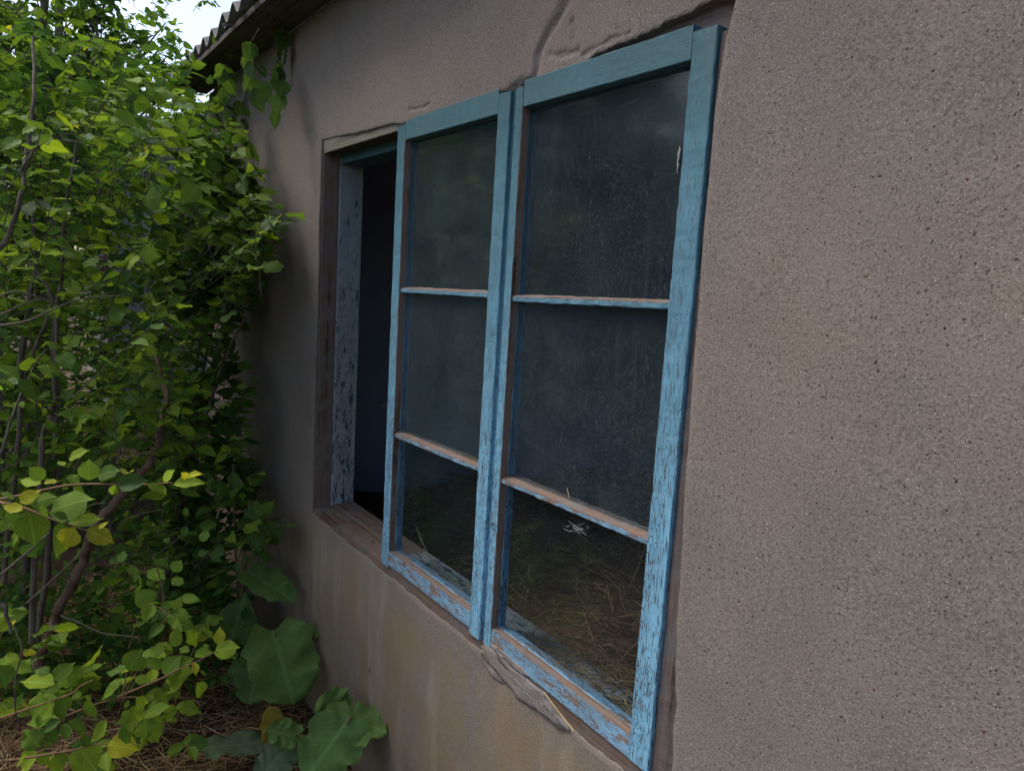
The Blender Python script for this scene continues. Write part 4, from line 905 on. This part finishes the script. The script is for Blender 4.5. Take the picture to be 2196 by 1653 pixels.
# ---- leaves hanging from the eave
random.seed(61)
vine = empty('hanging_vine', (-1.3, -.17, 2.5), 'leafy vine hanging from the eave, with dark shoots added to deepen shade on the far wall', 'vine')
for (bx, by, tx, ty, d) in ((548, 168, 545, 205, 2.75), (565, 175, 578, 224, 2.7), (590, 165, 604, 205, 2.7), (535, 150, 528, 190, 2.8), (556, 140, 570, 172, 2.75), (540, -4, 556, 20, 2.55), (535, 8, 530, 48, 2.6), (497, 40, 505, 84, 2.8), (470, 70, 462, 110, 2.9), (392, 140, 380, 178, 3.1), (404, 128, 398, 160, 3.1), (388, 160, 376, 182, 3.05)):
    b_, t_ = at(bx, by, d), at(tx, ty, d); b_.y = min(b_.y, -.03); t_.y = min(t_.y, -.03)
    leaf_obj(random.choice(LEAFM['l_mid']), leaf_matrix(b_, t_, (CAM - b_).normalized() + rv(.3)), vine)
vm, vt = [], []
for q in range(9):  # extra dark shoots added to darken the wall under the eave
    yy = random.uniform(150, 330); xx = random.uniform(450, float(np.interp(yy, [150, 220, 330], [600, 610, 560]))); p = on_wall(xx, yy, -.05 - random.random() * .10)
    shoot(p, p + Vector((random.gauss(0, .05), 0, .22)), 6, .085, vm, vt, r0=.0016, droop=.8, spread=.7)
finish_shrub(vine, vm, lambda c: pick_tone((0, 0, .04, .36, .60)), 200, vt)
V, Fq = tube_arrays(spline([tuple(at(480, 60, 2.85)), tuple(at(530, 110, 2.75)), tuple(at(560, 150, 2.72)), tuple(at(590, 165, 2.7))], 6), .002, 6); link('vine_stem', mesh_np('vine_stem', V, Fq), M['twig'], vine)

# ---- burdock and dock
def big_leaf(parent, b_, t_, width, mat, heart, seed, facing=.8, wave=.05, fold=.12, curl=.1, serr=0.0, root=None):
    L = (t_ - b_).length; V, Fq, UV = leaf_verts(nl=22, nw=8, aspect=width / L, fold=fold, curl=curl, acum=.4, wave=wave, serr=serr, heart=heart, seed=seed)
    g = np.random.default_rng(seed); V[:, 2] += .012 * np.sin(V[:, 0] * 26 + np.abs(V[:, 1]) * 19) * np.minimum(1, np.abs(V[:, 1]) * 6)
    me = mesh_np('leaf', V, Fq, None, True, UV[Fq]); me.materials.append(mat)
    nr = (CAM - b_).normalized() * facing + Vector((0, 0, 1)) * (1 - facing + .3) + rv(.08)
    o = leaf_obj(me, leaf_matrix(b_, t_, nr), parent)
    if root is not None:
        m_ = (root + b_) / 2 + Vector((0, 0, .03)) + rv(.012)
        P = spline([tuple(root), tuple(m_), tuple(b_), tuple(b_ + (t_ - b_) * .1)], 6); Vp, Fp = tube_arrays(P, np.linspace(.005, .003, len(P)), 7)
        link('petiole', mesh_np('petiole', Vp, Fp), M['petiole'], parent)
random.seed(71)
def gr(px, py):
    d = ray(px, py); p = CAM + d * (-CAM.z / d.z); p.y = min(p.y, -.03); return p
bA = empty('burdock', tuple(gr(600, 1490)), 'upright burdock with one big heart-shaped leaf against the wall', 'burdock', 'burdock by the wall')
rA = gr(610, 1500); rA.z = -.01
big_leaf(bA, at(588, 1352, 2.52), at(632, 1508, 2.42), .235, M['burdock'], .14, 1, .75, .085, .12, .05, root=rA)
big_leaf(bA, at(560, 1405, 2.62), at(535, 1510, 2.55), .15, M['burdock'], .10, 2, .9, .05, root=rA)
big_leaf(bA, at(648, 1360, 2.62), at(684, 1350, 2.58), .085, M['burdock'], .10, 3, .7, .08, root=rA)
big_leaf(bA, at(545, 1420, 2.6), at(498, 1470, 2.6), .11, M['burdock'], .1, 14, .8, .06, root=rA)
bB = empty('burdock', tuple(gr(720, 1640)), 'spreading burdock with ruffled leaves at the bottom edge by the wall', 'burdock', 'burdock by the wall')
rB = gr(735, 1665); rB.z = -.01
big_leaf(bB, at(752, 1540, 2.16), at(655, 1668, 2.06), .21, M['burdock'], .16, 4, .8, .07, .05, .12, root=rB)
big_leaf(bB, at(745, 1545, 2.20), at(826, 1562, 2.13), .155, M['burdock'], .10, 5, .7, .08, .05, .1, root=rB)
big_leaf(bB, at(735, 1535, 2.23), at(690, 1490, 2.22), .15, M['burdock'], .10, 6, .8, .08, .05, .0, root=rB)
big_leaf(bB, at(640, 1580, 2.25), at(575, 1562, 2.22), .10, M['burdock'], .10, 7, .6, .06, root=rB)
big_leaf(bB, at(590, 1590, 2.32), at(580, 1518, 2.30), .085, M['buryel'], .08, 8, .8, .06, root=rB)
big_leaf(bB, at(570, 1590, 2.36), at(420, 1602, 2.30), .11, M['burdull'], .06, 9, .35, .06, .04, .02, root=rB)
big_leaf(bB, at(620, 1600, 2.25), at(552, 1670, 2.16), .11, M['burdull'], .08, 10, .6, .05, root=rB)
bC = empty('dock_plant', tuple(gr(540, 1420)), 'dock plant with long toothed leaves in the shade by the wall', 'dock plant')
rC = gr(520, 1425); rC.z = -.01; rC.y = min(rC.y, -.12)
big_leaf(bC, at(488, 1400, 2.75), at(528, 1266, 2.78), .135, M['burdock'], 0, 11, .9, .05, .2, .02, .22, root=rC)
big_leaf(bC, at(533, 1088, 2.70), at(563, 1210, 2.62), .085, M['burdock'], 0, 12, .9, .03, .2, .05, .12, root=rC)
big_leaf(bC, at(528, 1222, 2.72), at(632, 1284, 2.62), .125, M['burdock'], .04, 13, .7, .05, .15, .05, .12, root=rC)
big_leaf(bC, at(455, 1350, 2.8), at(430, 1400, 2.75), .07, M['burdock'], 0, 15, .7, .05, root=rC)
big_leaf(bC, at(500, 1010, 2.8), at(505, 1070, 2.75), .05, M['burdock'], 0, 16, .7, .05, root=rC)

# ---- low weeds between the stems
random.seed(81); mats = []; tw = []
for q in range(330):
    p = gr(random.uniform(-150, 500), random.uniform(1270, 1560))
    if p.y > -.08: p.y = -.08 - random.random() * .15
    if p.x > -.75 and random.random() < .8: continue
    tip = p + Vector((random.gauss(0, .06), random.gauss(0, .06), random.uniform(.06, .38)))
    shoot(tip, Vector((p.x, p.y, -.01)), 7, .05, mats, tw, r0=.0014, droop=.1)
wd = leaf_mass('low_weeds', np.array([np.array(m) for m in mats]), [pick_tone((0, 0, .12, .43, .45)) for _ in mats], None)
tag(wd, 'dark low weeds covering the shaded ground under the shrubs', 'weeds')

# ================================================================== SHED BEHIND
shed = empty('shed', (-7.2, 1.6, 0), 'grey-blue boarded shed glimpsed past the house corner', 'shed')
link('shed_core', box_mesh('shed_core', (-8.6, .02, 0), (-6.03, 3.2, 2.85)), M['greyboard'], shed)
for q in range(18):
    z = .02 + q * .157
    link('lap_board', box_mesh('lap_board', (-6.03, .0, z), (-6.004 + .004 * (q % 2), 3.2, z + .150)), M['greyboard'], shed)
link('shed_roof', box_mesh('shed_roof', (-8.8, -.3, 2.86), (-5.8, 3.4, 2.98)), M['shedroof'], shed)
